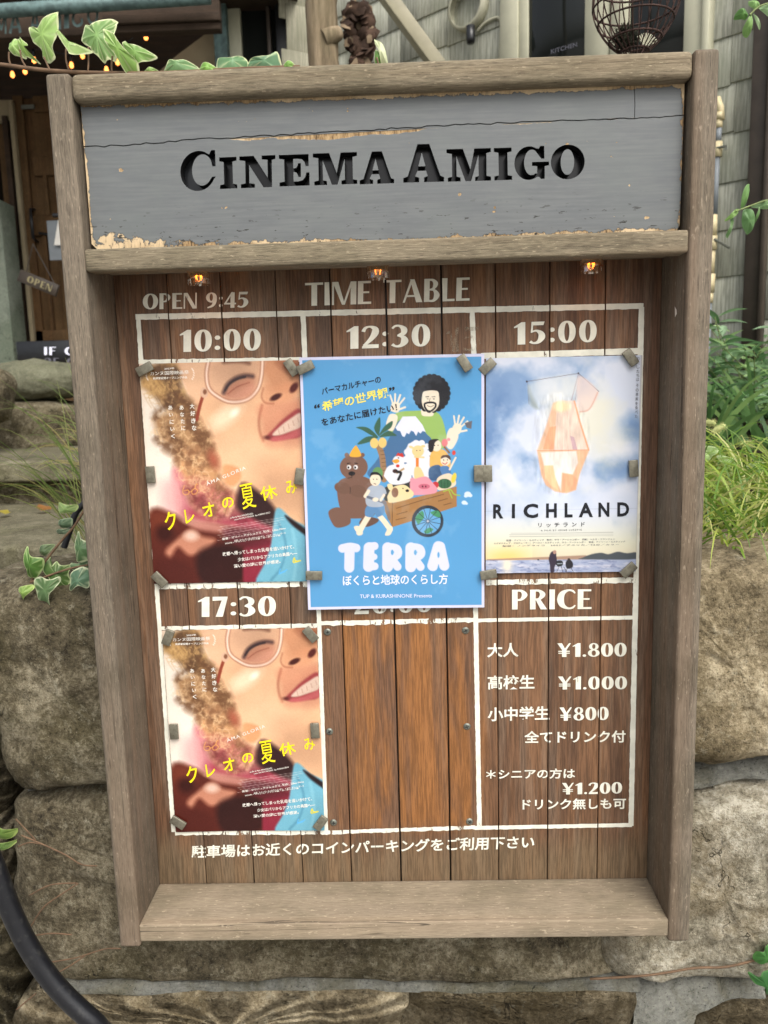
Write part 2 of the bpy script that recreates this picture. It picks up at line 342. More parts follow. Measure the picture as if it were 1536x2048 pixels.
G = {  # a heavy stressed sans as stencilled on the board: (advance width, shapes); height 1
 '0': (.62, [(ell(.31, .5, .31, .5, p=2.2), [ell(.31, .5, .09, .41)])]),
 '1': (.42, [pg((0, .74), (0, .80), (.26, 1), (.40, 1), (.40, 0), (.13, 0), (.13, .78))]),
 '2': (.58, [stk([(.04, .74, .13), (.11, .90, .11), (.27, .955, .085), (.43, .86, .20), (.44, .68, .24), (.33, .45, .18), (.17, .24, .12), (.05, .12, .08)]), pg((0, 0), (.56, 0), (.56, .17), (.10, .17), (0, .08))]),
 '3': (.58, [stk([(.03, .84, .08), (.13, .945, .09), (.28, .945, .10), (.42, .80, .21), (.40, .62, .18), (.22, .53, .07)]), stk([(.20, .53, .06), (.38, .46, .15), (.45, .27, .25), (.34, .09, .15), (.17, .045, .09), (.03, .14, .12)])]),
 '4': (.62, [pg((0, .25), (.38, 1), (.46, 1), (.09, .25)), rc(0, .22, .62, .32), pg((.33, 0), (.54, 0), (.54, .98), (.40, .98), (.33, .86))]),
 '5': (.58, [pg((.08, .84), (.50, .84), (.54, 1), (.08, 1)), pg((.05, .5), (.12, .55), (.15, 1), (.08, 1)), stk([(.06, .54, .07), (.25, .60, .09), (.41, .48, .20), (.44, .30, .24), (.33, .10, .15), (.16, .045, .09), (.03, .12, .12)])]),
 '7': (.54, [pg((0, .80), (0, 1), (.52, 1), (.52, .92), (.42, .82)), pg((.33, .86), (.52, .93), (.36, 0), (.11, 0))]),
 '8': (.60, [(ell(.3, .745, .245, .255), [ell(.3, .755, .085, .175)]), (ell(.3, .275, .3, .275), [ell(.3, .27, .11, .19)])]),
 '9': (.60, [(ell(.28, .68, .28, .32), [ell(.27, .69, .085, .23)]), stk([(.455, .72, .2), (.45, .42, .2), (.34, .16, .14), (.08, .03, .08)])]),
 ':': (.20, [(ell(.1, .16, .1, .1, 14), []), (ell(.1, .62, .1, .1, 14), [])]),
 '.': (.22, [(ell(.11, .09, .09, .09, 14), [])]),
 '¥': (.72, [pg((0, 1), (.24, 1), (.44, .48), (.30, .40)), pg((.60, 1), (.70, 1), (.42, .42), (.33, .5)), rc(.24, 0, .47, .5), rc(.05, .38, .64, .45), rc(.05, .24, .64, .31)]),
 'O': (.80, [(ell(.4, .5, .4, .5, p=2.1), [ell(.4, .5, .15, .42)])]),
 'P': (.60, [rc(0, 0, .21, 1), stk([(.18, .955, .09), (.36, .93, .12), (.47, .74, .21), (.36, .52, .12), (.18, .47, .08)])]),
 'E': (.52, [rc(0, 0, .21, 1), rc(.2, .9, .5, 1), rc(.2, .47, .44, .55), rc(.2, 0, .52, .10)]),
 'N': (.68, [rc(0, 0, .075, 1), pg((0, 1), (.2, 1), (.68, 0), (.47, 0)), rc(.605, 0, .68, 1)]),
 'T': (.70, [rc(.25, 0, .47, .92), rc(0, .9, .7, 1)]),
 'I': (.23, [rc(0, 0, .22, 1)]),
 'M': (.94, [rc(0, 0, .075, 1), pg((.02, 1), (.24, 1), (.50, 0), (.39, 0)), pg((.72, 1), (.80, 1), (.50, 0), (.42, 0)), rc(.72, 0, .94, 1)]),
 'A': (.76, [pg((0, 0), (.08, 0), (.38, .95), (.30, 1)), pg((.27, 1), (.44, 1), (.76, 0), (.52, 0)), rc(.14, .24, .56, .32)]),
 'B': (.62, [rc(0, 0, .21, 1), stk([(.18, .955, .08), (.34, .93, .11), (.44, .77, .19), (.35, .57, .10), (.18, .52, .07)]), stk([(.18, .53, .07), (.38, .50, .10), (.49, .28, .22), (.38, .06, .12), (.18, .04, .08)])]),
 'L': (.50, [rc(0, 0, .21, 1), rc(.2, 0, .50, .10)]),
 'R': (.64, [rc(0, 0, .21, 1), stk([(.18, .955, .09), (.36, .93, .12), (.47, .75, .21), (.36, .54, .12), (.18, .50, .08)]), pg((.20, .52), (.38, .52), (.64, 0), (.40, 0))]),
 'C': (.70, [stk([(.67, .80, .05), (.57, .93, .09), (.40, .95, .10), (.20, .80, .21), (.13, .5, .25), (.20, .2, .21), (.40, .05, .10), (.57, .07, .09), (.68, .20, .05)])]),
 ' ': (.34, []),
}
def word_shapes(s, gap=.10):
    x = 0; o = []
    for ch in s:
        wd, sh = G[ch]
        for ol, hs_ in sh: o.append(([(a + x, b) for a, b in ol], [[(a + x, b) for a, b in h] for h in hs_]))
        x += wd + gap
    return o, x - gap
def tess(outer, holes):
    loops = [[Vector((a, b, 0)) for a, b in outer]] + [[Vector((a, b, 0)) for a, b in h] for h in holes]
    return [q for l in loops for q in l], tessellate_polygon(loops)
def flat_shapes(shapes, fmap, lift=.00004):
    """shapes in 2D -> mesh; fmap(u, v, k) -> 3D"""
    mb = MB()
    for k, (ol, hs_) in enumerate(shapes):
        vs, fs = tess(ol, hs_); mb.add([fmap(v.x, v.y, (k % 5) * lift) for v in vs], fs)
    return mb.mesh()
_tc = {}
def text_mesh2d(s, bold=0.0, shear=0.0, spacing=1.0):
    key = (s, bold, shear, spacing)
    if key in _tc: return _tc[key]
    cu = bpy.data.curves.new('t', 'FONT'); cu.body = s; cu.offset = bold; cu.shear = shear; cu.space_character = spacing
    cu.resolution_u = 3; cu.fill_mode = 'FRONT'
    ob = bpy.data.objects.new('t', cu); COL.objects.link(ob)
    dg = bpy.context.evaluated_depsgraph_get(); ev = ob.evaluated_get(dg); me = ev.to_mesh()
    v = np.array([q.co[:2] for q in me.vertices]); f = [tuple(p.vertices) for p in me.polygons]
    ev.to_mesh_clear(); bpy.data.objects.remove(ob); bpy.data.curves.remove(cu)
    if len(v) == 0: v = np.zeros((1, 2))
    _tc[key] = (v, f); return v, f
def fit_text(s, bl, br, tl, bold=0, lift=0.0003, shear=0, spacing=1.0, mb=None, plane=None):
    """text stretched to the box bl-br-tl (2D points of a board plane); plane(x, y2, lift) -> 3D"""
    v, f = text_mesh2d(s, bold, shear, spacing); lo, hi = v.min(0), v.max(0); d = np.maximum(hi - lo, 1e-6)
    bl, br, tl = (np.array(q, float) for q in (bl, br, tl))
    P = [bl + (br - bl) * ((q[0] - lo[0]) / d[0]) + (tl - bl) * ((q[1] - lo[1]) / d[1]) for q in v]
    mb = mb or MB(); mb.add([plane(p[0], p[1], lift) for p in P], f); return mb

# ------------------------------------------------------------------ homography between a view of a flat thing and its own sheet
def homog(src, dst):
    A = []
    for (x, y), (u, v) in zip(src, dst):
        A += [[x, y, 1, 0, 0, 0, -u * x, -u * y, -u], [0, 0, 0, x, y, 1, -v * x, -v * y, -v]]
    return np.linalg.svd(np.array(A, float))[2][-1].reshape(3, 3)
def ap(H, x, y):
    w_ = H[2, 0] * x + H[2, 1] * y + H[2, 2]
    return (H[0, 0] * x + H[0, 1] * y + H[0, 2]) / w_, (H[1, 0] * x + H[1, 1] * y + H[1, 2]) / w_
def sdfpoly(P, X, Y):
    d = np.full(X.shape, 1e18); s = np.ones(X.shape); n = len(P)
    for i in range(n):
        ax, ay = P[i]; bx, by = P[i - 1]
        ex, ey = bx - ax, by - ay; wx, wy = X - ax, Y - ay
        t = np.clip((wx * ex + wy * ey) / (ex * ex + ey * ey + 1e-9), 0, 1)
        d = np.minimum(d, (wx - ex * t) ** 2 + (wy - ey * t) ** 2)
        c1, c2, c3 = Y >= ay, Y < by, ex * wy > ey * wx
        s = np.where((c1 & c2 & c3) | (~c1 & ~c2 & ~c3), -s, s)
    return s * np.sqrt(d)
class Canvas:
    """a printed picture, kept as colours on a fine grid of the sheet"""
    def __init__(s, w, h, nx, ny, corners, col):
        s.w, s.h, s.nx, s.ny = w, h, nx, ny
        s.H = homog(corners, [(-w / 2, h / 2), (w / 2, h / 2), (w / 2, -h / 2), (-w / 2, -h / 2)]); Hi = np.linalg.inv(s.H)
        gx, gy = np.meshgrid(np.linspace(-w / 2, w / 2, nx), np.linspace(h / 2, -h / 2, ny)); s.gx, s.gy = gx, gy
        s.X, s.Y = ap(Hi, gx, gy); s.C = np.zeros((ny, nx, 3)) + np.array(col, float)
    def blend(s, a, col, sl=None):
        sl = sl or (slice(None), slice(None)); col = np.array(col, float); a = a[..., None]
        s.C[sl] = s.C[sl] * (1 - a) + col * a
    def _box(s, P, pad):
        x0, y0 = P.min(0) - pad; x1, y1 = P.max(0) + pad
        m = (s.X > x0) & (s.X < x1) & (s.Y > y0) & (s.Y < y1); r = np.where(m.any(1))[0]; c = np.where(m.any(0))[0]
        return (slice(r[0], r[-1] + 1), slice(c[0], c[-1] + 1)) if len(r) and len(c) else None
    def poly(s, P, col, soft=3, a=1.0, sm=True):
        P = np.array(spline(P, 5, True) if sm else P, float)
        sl = s._box(P, soft * 1.5)
        if sl is None: return
        d = sdfpoly([tuple(p) for p in P], s.X[sl], s.Y[sl]); s.blend(np.clip(.5 - d / soft, 0, 1) * a, col, sl)
    def tex(s, P, fn, soft=30, a=1.0):
        P = np.array(spline(P, 5, True), float); sl = s._box(P, soft * 1.5)
        d = sdfpoly([tuple(p) for p in P], s.X[sl], s.Y[sl]); m = (np.clip(.5 - d / soft, 0, 1) * a)[..., None]
        s.C[sl] = s.C[sl] * (1 - m) + fn(s.X[sl], s.Y[sl], s.C[sl]) * m
    def ell(s, cx, cy, rx, ry, col, soft=3, a=1.0, rot=0):
        P = np.array([(cx - rx - ry, cy - rx - ry), (cx + rx + ry, cy + rx + ry)]); sl = s._box(P, soft * 1.5)
        if sl is None: return
        c, q = math.cos(math.radians(rot)), math.sin(math.radians(rot)); dx, dy = s.X[sl] - cx, s.Y[sl] - cy
        u, v = dx * c + dy * q, -dx * q + dy * c; d = (np.sqrt((u / rx) ** 2 + (v / ry) ** 2) - 1) * min(rx, ry)
        s.blend(np.clip(.5 - d / soft, 0, 1) * a, col, sl)
    def line(s, P, wd, col, soft=3, a=1.0, sm=True):
        P = np.array(spline(P, 5) if sm and len(P) > 2 else P, float); sl = s._box(P, wd + soft * 1.5)
        if sl is None: return
        X, Y = s.X[sl], s.Y[sl]; d = np.full(X.shape, 1e18)
        for (ax, ay), (bx, by) in zip(P[:-1], P[1:]):
            ex, ey = bx - ax, by - ay; t = np.clip(((X - ax) * ex + (Y - ay) * ey) / (ex * ex + ey * ey + 1e-9), 0, 1)
            d = np.minimum(d, (X - ax - ex * t) ** 2 + (Y - ay - ey * t) ** 2)
        s.blend(np.clip(.5 - (np.sqrt(d) - wd / 2) / soft, 0, 1) * a, col, sl)
    curl = .0016
    def lift(s, X, Z): return -s.curl * ((2 * X / s.w) ** 2 * .35 + .6 * np.sin(Z / s.h * 6 + X * 16) ** 2)
    def sheet(s, curl=0.0):
        """grid mesh in the sheet's own space: x right, z up, y = 0 with slight curl"""
        c = np.clip(s.C, 0, 255) / 255; lin = np.where(c <= .04045, c / 12.92, ((c + .055) / 1.055) ** 2.4) * .84
        X = s.gx.ravel(); Z = s.gy.ravel(); Y = s.lift(X, Z)
        v = np.stack([X, Y, Z], 1); i = np.arange(s.nx * s.ny).reshape(s.ny, s.nx)
        f = np.stack([i[:-1, :-1], i[1:, :-1], i[1:, 1:], i[:-1, 1:]], -1).reshape(-1, 4)
        me = bpy.data.meshes.new('print'); me.vertices.add(len(v)); me.vertices.foreach_set('co', v.ravel())
        me.loops.add(f.size); me.loops.foreach_set('vertex_index', f.ravel()); me.polygons.add(len(f))
        me.polygons.foreach_set('loop_start', np.arange(0, f.size, 4)); me.update(calc_edges=True)
        me.polygons.foreach_set('use_smooth', [True] * len(f))
        a = me.color_attributes.new('Col', 'FLOAT_COLOR', 'POINT')
        a.data.foreach_set('color', np.concatenate([lin.reshape(-1, 3), np.ones((len(v), 1))], 1).ravel())
        me.validate(); me.update(); return me
def vnoise(X, Y, sc, seed=0, octv=5):
    r = np.random.default_rng(seed); out_ = np.zeros(X.shape); amp = 1; tot = 0
    for o in range(octv):
        T = r.random((64, 64)); x, y = X / sc * 2 ** o, Y / sc * 2 ** o
        xi, yi = np.floor(x).astype(int), np.floor(y).astype(int); fx, fy = x - xi, y - yi; fx, fy = fx * fx * (3 - 2 * fx), fy * fy * (3 - 2 * fy)
        g = lambda a, b: T[b % 64, a % 64]
        out_ += amp * ((g(xi, yi) * (1 - fx) + g(xi + 1, yi) * fx) * (1 - fy) + (g(xi, yi + 1) * (1 - fx) + g(xi + 1, yi + 1) * fx) * fy); tot += amp; amp *= .55
    return out_ / tot
# ------------------------------------------------------------------ helpers for geometry given in world space
def place(name, me, mat, parent=None, label=None, smooth=None):
    n = len(me.vertices); co = np.empty(n * 3); me.vertices.foreach_get('co', co); co = co.reshape(-1, 3)
    c = (co.min(0) + co.max(0)) / 2; me.vertices.foreach_set('co', (co - c).ravel()); me.update()
    base = parent.location if parent is not None else Vector((0, 0, 0))
    if parent is not None and parent.parent is not None: base = base + parent.parent.location
    return put(name, me, mat, parent, Vector(c) - base, None, label)
def lathe(mb, prof, n=24, c=(0, 0, 0), ax=None, mi=0):
    vs = []
    for r, z in prof: vs += [Vector((r * math.cos(2 * math.pi * k / n), r * math.sin(2 * math.pi * k / n), z)) for k in range(n)]
    if ax is not None: vs = [ax @ v for v in vs]
    fs = [(i * n + k, i * n + (k + 1) % n, (i + 1) * n + (k + 1) % n, (i + 1) * n + k) for i in range(len(prof) - 1) for k in range(n)]
    return mb.add([v + Vector(c) for v in vs], fs, mi)
def jag(pts, amp, step, seed=1):
    """roughen an open 2D line"""
    r = random.Random(seed); o = []
    for a, b in zip(pts[:-1], pts[1:]):
        L = math.hypot(b[0] - a[0], b[1] - a[1]); n = max(1, int(L / step))
        for k in range(n):
            t = k / n; o.append((a[0] + (b[0] - a[0]) * t + (r.uniform(-amp, amp) if k else 0) * .4, a[1] + (b[1] - a[1]) * t + r.uniform(-amp, amp)))
    o.append(pts[-1]); return o
def slab(outer, holes, y0, y1, islands=()):
    """upright slab of polygonal outline in x,z with a front at y0 and back at y1; material 1 on the cut walls"""
    mb = MB()
    for ol, hl in [(outer, holes)] + list(islands):
        vs, fs = tess(ol, hl); mb.add([(v.x, y0, v.y) for v in vs], fs); mb.add([(v.x, y1, v.y) for v in vs], fs)
        for j, lp in enumerate([ol] + hl):
            n = len(lp); v = [(a, y0, b) for a, b in lp] + [(a, y1, b) for a, b in lp]
            mb.add(v, [(i, (i + 1) % n, n + (i + 1) % n, n + i) for i in range(n)], 0 if (j == 0 and ol is outer) else 1)
    me = mb.mesh(); bm = bmesh.new(); bm.from_mesh(me); bmesh.ops.remove_doubles(bm, verts=bm.verts, dist=1e-6)
    bmesh.ops.recalc_face_normals(bm, faces=bm.faces); bm.to_mesh(me); bm.free(); return me
def xz(p): return (p.x, p.z)

# ------------------------------------------------------------------ the notice board
W, D, T_, H, ZS = .68, .0819, .0252, .9824, ZT - .9533
XI = W / 2 - T_
board = thing('notice_board', 'weathered wooden cinema notice board with a grey carved name sign, hung on the stone wall', 'notice board', (0, D / 2, ZT - H))
PLX = at(800, 1450, D).x; PLZ = at(800, 1450, D).z; PLB = at(800, 1700, D).z
M['plank'] = plank_mat()
random.seed(3)
for sx in (-1, 1):
    me = boxm((T_, D + .012, H), .0045, 3); put('post', me, M['wood_z'], board, Vector((sx * (W / 2 - T_ / 2), (D + .012) / 2, ZT - H / 2)) - board.location)
def rail(name, zt, zb, d, r, y0, mat, label=None):
    me = boxm((2 * XI + .0006, d, zt - zb), r, 4); return put(name, me, mat, board, Vector((0, y0 + d / 2, (zt + zb) / 2)) - board.location, label=label)
z_tr = at(133, 202, 0).z
rail('top_rail', ZT, z_tr, .030, .008, .001, M['wood_x'])
z1t, z1b = at(770, 478, 0).z, at(770, 524, 0).z
rail('lower_rail', z1t, z1b, .024, .0035, .001, M['wood_x'])
me = boxm((2 * XI + .0006, D - .001, .0225), .0025, 3)
put('shelf', me, M['shelf'], board, Vector((0, (D + .001) / 2, ZS - .01125)) - board.location)
me = boxm((2 * XI, D - .034, .012), .001); put('roof_board', me, M['wood_x'], board, Vector((0, .032 + (D - .034) / 2, ZT - .008)) - board.location)
me = boxm((2 * XI, D - .03, .010), .001); put('ceiling_board', me, M['shelf'], board, Vector((0, .0265 + (D - .03) / 2, z1b + .012)) - board.location)
# back planks
ge = [-XI] + [at(px, 600, D).x for px in (335, 442, 552, 661, 772, 883, 991, 1100, 1211)] + [XI]
gaps = ge[1:-1]
GW = [.0004, .0006, .0004, .0006, .0009, .0009, .0005, .0005, .0005]
for i in range(10):
    a = ge[i] + (GW[i - 1] if i else 0); b = ge[i + 1] - (GW[i] if i < 9 else 0)
    me = boxm((b - a, .012, .965), .0012, 2)
    put('plank', me, M['plank'], board, Vector(((a + b) / 2, D + .006 + random.uniform(0, .0006), ZT - .0125 - .965 / 2)) - board.location)
put('backing_board', boxm((2 * XI, .004, .95), 0), M['black_plastic'], board, Vector((0, D + .0155, ZT - .49)) - board.location)

# grey carved sign: three boards with split edges
YS = .016
M['sign'] = None
def sign_mat(x0, x1, z0, z1, sa, sb):
    t = NT('flaking_grey_paint'); co = t.coord('World'); x, y, z = t.sep(co)
    nA = t.noise(t.coord('World', (1, 1, 1)), 75, 7, .72); nB = t.noise(t.coord('World', (.5, 1, 1)), 18, 4, .6)
    n = t.math('ADD', t.math('MULTIPLY', nA, .6), t.math('MULTIPLY', nB, .4))
    dl = t.math('SUBTRACT', x, x0); dr = t.math('SUBTRACT', x1, x); db = t.math('SUBTRACT', z, z0); dt = t.math('MULTIPLY', t.math('SUBTRACT', z1, z), 2.2)
    left = t.step(x, x0 + .19, x0 + .02)
    db = t.math('DIVIDE', db, t.math('ADD', t.math('MULTIPLY', left, .8), .6))
    d = t.math('MINIMUM', t.math('MINIMUM', t.math('MULTIPLY', dl, 3.0), t.math('MULTIPLY', dr, 1.8)), t.math('MINIMUM', db, dt))
    th = t.math('MULTIPLY', t.math('SUBTRACT', n, .44), .05)
    m1 = t.step(t.math('SUBTRACT', th, d), -.0004, .0006)
    sz = t.math('ADD', t.math('MULTIPLY', t.math('SUBTRACT', x, -.3), (sb - sa) / .6), sa)
    ds = t.math('SUBTRACT', sz, z); below = t.step(ds, -.0006, .0006)
    mid = t.math('MULTIPLY', t.step(x, -.22, -.13), t.step(x, .10, -.03))
    n3 = t.noise(t.coord('World', (.35, 1, 1)), 46, 5, .6)
    th2 = t.math('ADD', t.math('MULTIPLY', t.math('SUBTRACT', n3, .50), .028), t.math('MULTIPLY', mid, .0026))
    m2 = t.math('MULTIPLY', t.step(t.math('SUBTRACT', th2, ds), -.0003, .0004), below)
    sp = t.step(t.noise(t.coord('World', (.7, 1, 1)), 95, 3, .5), .735, .745)
    lowp = t.step(z, z0 + .05, z0 + .008)
    sp2 = t.math('MULTIPLY', t.step(t.noise(t.coord('World', (.35, 1, 1.2)), 190, 5, .6), .625, .64), lowp)
    m = t.math('MAXIMUM', t.math('MAXIMUM', m1, m2), sp)
    c5 = t.noise(t.coord('World', (1, 1, .16)), 420, 5, .75)
    wood = t.ramp(c5, [(.34, S(70, 54, 36)), (.48, S(142, 116, 82)), (.66, S(186, 160, 120))])
    wood = t.mix(t.math('MULTIPLY', t.step(nB, .46, .62), .7), wood, S(214, 192, 156))
    wood = t.mix(t.math('MULTIPLY', t.step(c5, .44, .36), t.step(db, .009, .001)), wood, S(40, 30, 20))
    brush = t.noise(t.coord('World', (.04, 1, 1)), 420, 4, .6); cloud = t.noise(co, 11, 4, .6)
    grey = t.mix(t.step(brush, .25, .75), S(98, 101, 102), S(109, 112, 112)); grey = t.mix(t.math('MULTIPLY', t.step(t.noise(t.coord('World', (.3, 1, 1)), 60, 5, .7), .4, .65), .4), grey, S(90, 94, 97))
    grey = t.mix(t.math('MULTIPLY', t.step(cloud, .4, .7), .5), grey, S(104, 109, 107))
    edge = t.step(t.math('SUBTRACT', t.math('ADD', th, .0009), d), -.0002, .0004)
    col = t.mix(t.math('MULTIPLY', edge, .8), grey, S(48, 46, 42))
    col = t.mix(m, col, wood); col = t.mix(sp2, col, S(44, 42, 38))
    h = t.math('ADD', t.math('MULTIPLY', m, -1.0), t.math('MULTIPLY', brush, .05))
    return t.fin(col, t.math('ADD', t.math('MULTIPLY', m, .3), .52), bump=h, bs=.5, bd=.0012, spec=.3)
SPX = [(153, 294), (235, 291), (420, 277), (560, 270), (700, 262), (900, 250), (1160, 240), (1270, 237), (1378, 230)]
seam = [xz(at(px, py, YS)) for px, py in SPX]
sx0, sx1 = -XI + .003, XI - .0035
seam[0] = (sx0, seam[0][1]); seam[-1] = (sx1, seam[-1][1])
zlo, zhi = z1t + .0006, z_tr + .004
M['sign'] = sign_mat(sx0, sx1, zlo + .001, zhi - .005, seam[0][1], seam[-1][1]); M['cut'] = solid('black_cut_edge', S(24, 25, 26), .5, .3, 0, .2)
sj = jag(seam, .0009, .006, 5)
def SB(ol): return ol
corner = .007
low = [(sx0 + corner, zlo), (sx1 - corner * .6, zlo), (sx1 - .001, zlo + corner)] + [(p[0], p[1] - .0007) for p in sj[::-1]] + [(sx0, zlo + corner)]
# letters carved right through
SER = {}
SER['I'] = [(0, 0), (1, 0), (1, .12), (.76, .15), (.76, .85), (1, .88), (1, 1), (0, 1), (0, .88), (.25, .85), (.25, .15), (0, .12)]
SER['N'] = [(0, 1), (.40, 1), (.78, .30), (.78, .86), (.62, .88), (.62, 1), (1, 1), (1, .88), (.90, .85), (.90, 0), (.66, 0), (.27, .72), (.27, .15), (.42, .12), (.42, 0), (.03, 0), (.03, .12), (.16, .15), (.16, .85), (0, .88)]
SER['E'] = [(0, 0), (1, 0), (1, .42), (.9, .42), (.86, .28), (.78, .18), (.62, .14), (.47, .14), (.47, .45), (.56, .43), (.61, .36), (.63, .28), (.72, .28), (.72, .72), (.63, .72), (.61, .64), (.56, .57), (.47, .56), (.47, .86), (.62, .86), (.76, .84), (.84, .76), (.88, .62), (.98, .62), (.98, 1), (0, 1), (0, .88), (.17, .85), (.17, .15), (0, .12)]
SER['M'] = [(0, 1), (.37, 1), (.535, .36), (.63, 1), (1, 1), (1, .88), (.90, .85), (.90, .15), (1, .12), (1, 0), (.64, 0), (.64, .12), (.72, .15), (.72, .80), (.55, 0), (.42, 0), (.22, .78), (.22, .15), (.31, .12), (.31, 0), (.02, 0), (.02, .12), (.12, .15), (.12, .85), (0, .88)]
SER['A'] = [(.35, 1), (.64, 1), (.91, .16), (1, .12), (1, 0), (.51, 0), (.51, .12), (.60, .16), (.56, .30), (.35, .30), (.29, .16), (.39, .12), (.39, 0), (0, 0), (0, .12), (.11, .16)]
SER['C'] = [(.86, 1), (.97, 1), (.99, .60), (.90, .60)] + ell(.62, .52, .29, .39, 22, 35, 325) + [(.90, .34), (1, .34)] + ell(.50, .5, .50, .5, 26, 335, 60)[:-1][:] + [(.80, .90)]
SER['G'] = [(.74, 1), (.86, 1), (.87, .62), (.78, .62)] + ell(.50, .52, .22, .38, 20, 45, 300)[:] + [(.66, .18), (.66, .40), (.51, .42), (.51, .53), (1, .53), (1, .42), (.88, .40), (.88, .02), (.77, .02), (.73, .08)] + ell(.42, .5, .42, .5, 24, 305, 60) + [(.70, .92)]
def c7(x, y): return (340 + x / 3.491, 270 + y / 3.491)
def c8(x, y): return (780 + x / 3.746, 270 + y / 3.746)
def c2(x, y): return (512 + x / 3.0, y / 3.0)
LET = [('C', c7(72, 397), c7(320, 385), c7(72, 117)), ('I', c7(350, 377), c7(470, 372), c7(343, 157)), ('N', c7(488, 372), c7(738, 362), c7(484, 150)),
       ('E', c7(765, 359), c7(975, 352), c7(760, 140)), ('M', c7(1002, 352), c7(1308, 341), c7(997, 130)), ('A', c2(622, 1106), c2(829, 1099), c2(622, 912)),
       ('A', c8(100, 357), c8(405, 349), c8(98, 72)), ('M', c8(427, 350), c8(757, 341), c8(423, 107)), ('I', c8(783, 340), c8(915, 336), c8(778, 98)),
       ('G', c8(932, 340), c8(1190, 332), c8(932, 88)), ('O', c8(1205, 336), c8(1458, 328), c8(1205, 76))]
holes, islands = [], []
for ch, bl, br, tl in LET:
    bl, br, tl = (np.array(xz(at(*q, YS))) for q in (bl, br, tl))
    f = lambda u, v: tuple(bl + (br - bl) * u + (tl - bl) * v)
    if ch == 'O':
        holes.append([f(*q) for q in ell(.5, .5, .5, .5, 36)]); islands.append(([f(*q) for q in ell(.49, .50, .20, .37, 28)], []))
    else:
        holes.append([f(*q) for q in SER[ch]])
        if ch == 'A': islands.append(([f(*q) for q in [(.37, .42), (.545, .42), (.455, .78)]], []))
me = slab(low, holes, YS, YS + .014, islands); me.materials.append(M['sign']); me.materials.append(M['cut'])
place('sign_plank', me, None, board, 'lower sign plank carved CINEMA AMIGO in black')
xc = at(1270, 200, YS).x
upl = [(p[0], p[1] + .0003) for p in sj if p[0] < xc - .0004] ; upr = [(p[0], p[1] + .0003) for p in sj if p[0] > xc + .0006]
za = upl[-1][1]
cr = jag([(xc, za), (xc - .0005, zhi)], .0006, .006, 9); cr = [(xc + (a - xc) * 1.5, b) for a, b in cr]
ol = upl + [(a - .0004, b) for a, b in cr] + [(sx0 + .004, zhi), (sx0, zhi - .004)]
place('sign_plank', (lambda m_: (m_.materials.append(M['sign']), m_.materials.append(M['cut']), m_)[2])(slab(ol, [], YS - .0004, YS + .014)), None, board, 'long upper sign plank with flaked lower edge')
ol = [(a + .0004, b) for a, b in cr][::-1] + upr + [(sx1, zhi - .003), (sx1 - .003, zhi)]
place('sign_plank', (lambda m_: (m_.materials.append(M['sign']), m_.materials.append(M['cut']), m_)[2])(slab(ol, [], YS + .0001, YS + .014)), None, board, 'short end piece of the upper sign plank')
place('letter_backing', MB().box((0, YS + .0165, (zlo + zhi) / 2), (2 * XI - .004, .003, zhi - zlo)).mesh(), M['acrylic'], board)

# painted lettering and rules on the planks
YP = D - .0004
def clip_gaps(me):
    bm = bmesh.new(); bm.from_mesh(me)
    for g, q in zip(gaps, GW):
        for s in (-1, 1):
            bmesh.ops.bisect_plane(bm, geom=bm.verts[:] + bm.edges[:] + bm.faces[:], plane_co=(g + s * (q + .0003), 0, 0), plane_no=(1, 0, 0), dist=1e-7)
    kill = [f for f in bm.faces if any(abs(f.calc_center_median().x - g) < q + .0002 for g, q in zip(gaps, GW))]
    bmesh.ops.delete(bm, geom=kill, context='FACES'); bm.to_mesh(me); bm.free(); return me
def stencil(s, bl, br, tl, mat='paint', gap=.10, label=None):
    sh, wd = word_shapes(s, gap); A, B, C_ = (np.array(xz(at(*q, YP))) for q in (bl, br, tl))
    def f(u, v, k):
        p = A + (B - A) * (u / wd) + (C_ - A) * v; return (p[0], YP - k, p[1])
    return place('painted_lettering', clip_gaps(flat_shapes(sh, f)), M[mat], board, label)
def kanji(s, bl, br, tl, mat='paint', bold=.018, label=None, spacing=1.0):
    A, B, C_ = (xz(at(*q, YP)) for q in (bl, br, tl))
    mb = fit_text(s, A, B, C_, bold, 0, 0, spacing, None, lambda x, z, l: (x, YP, z))
    return place('painted_lettering', clip_gaps(mb.mesh()), M[mat], board, label)
for s, bl, br, tl, g in [('OPEN 9:45', (285.5, 619), (497, 615), (285.5, 587.5), .07), ('TIME TABLE', (610, 612), (939, 601), (610, 566), .06),
        ('10:00', (359.6, 704), (521.5, 701), (359.6, 660), .1), ('12:30', (693, 698), (860, 692.5), (693, 653), .1), ('15:00', (1028, 689.5), (1193, 684), (1028, 645), .12),
        ('17:30', (396, 1234), (551.5, 1232), (396, 1194), .09), ('20:00', (709, 1228.5), (864, 1224), (709, 1188), .1), ('PRICE', (1024, 1219), (1183, 1218), (1024, 1179.5), .07),
        ('¥1.800', (1114.6, 1314), (1253, 1313), (1114.6, 1286.6), .07), ('¥1.000', (1116, 1379), (1253.8, 1378.5), (1116, 1353), .07),
        ('¥800', (1119, 1441.6), (1217, 1440), (1119, 1415), .07), ('¥1.200', (1124, 1589), (1244, 1587), (1124, 1566), .07)]:
    stencil(s, bl, br, tl, 'paint', g, 'white painted ' + s)
stencil('15', (893, 704), (962, 701), (893, 656), 'paint_ghost', .1, 'faint ghost of scrubbed off figures')
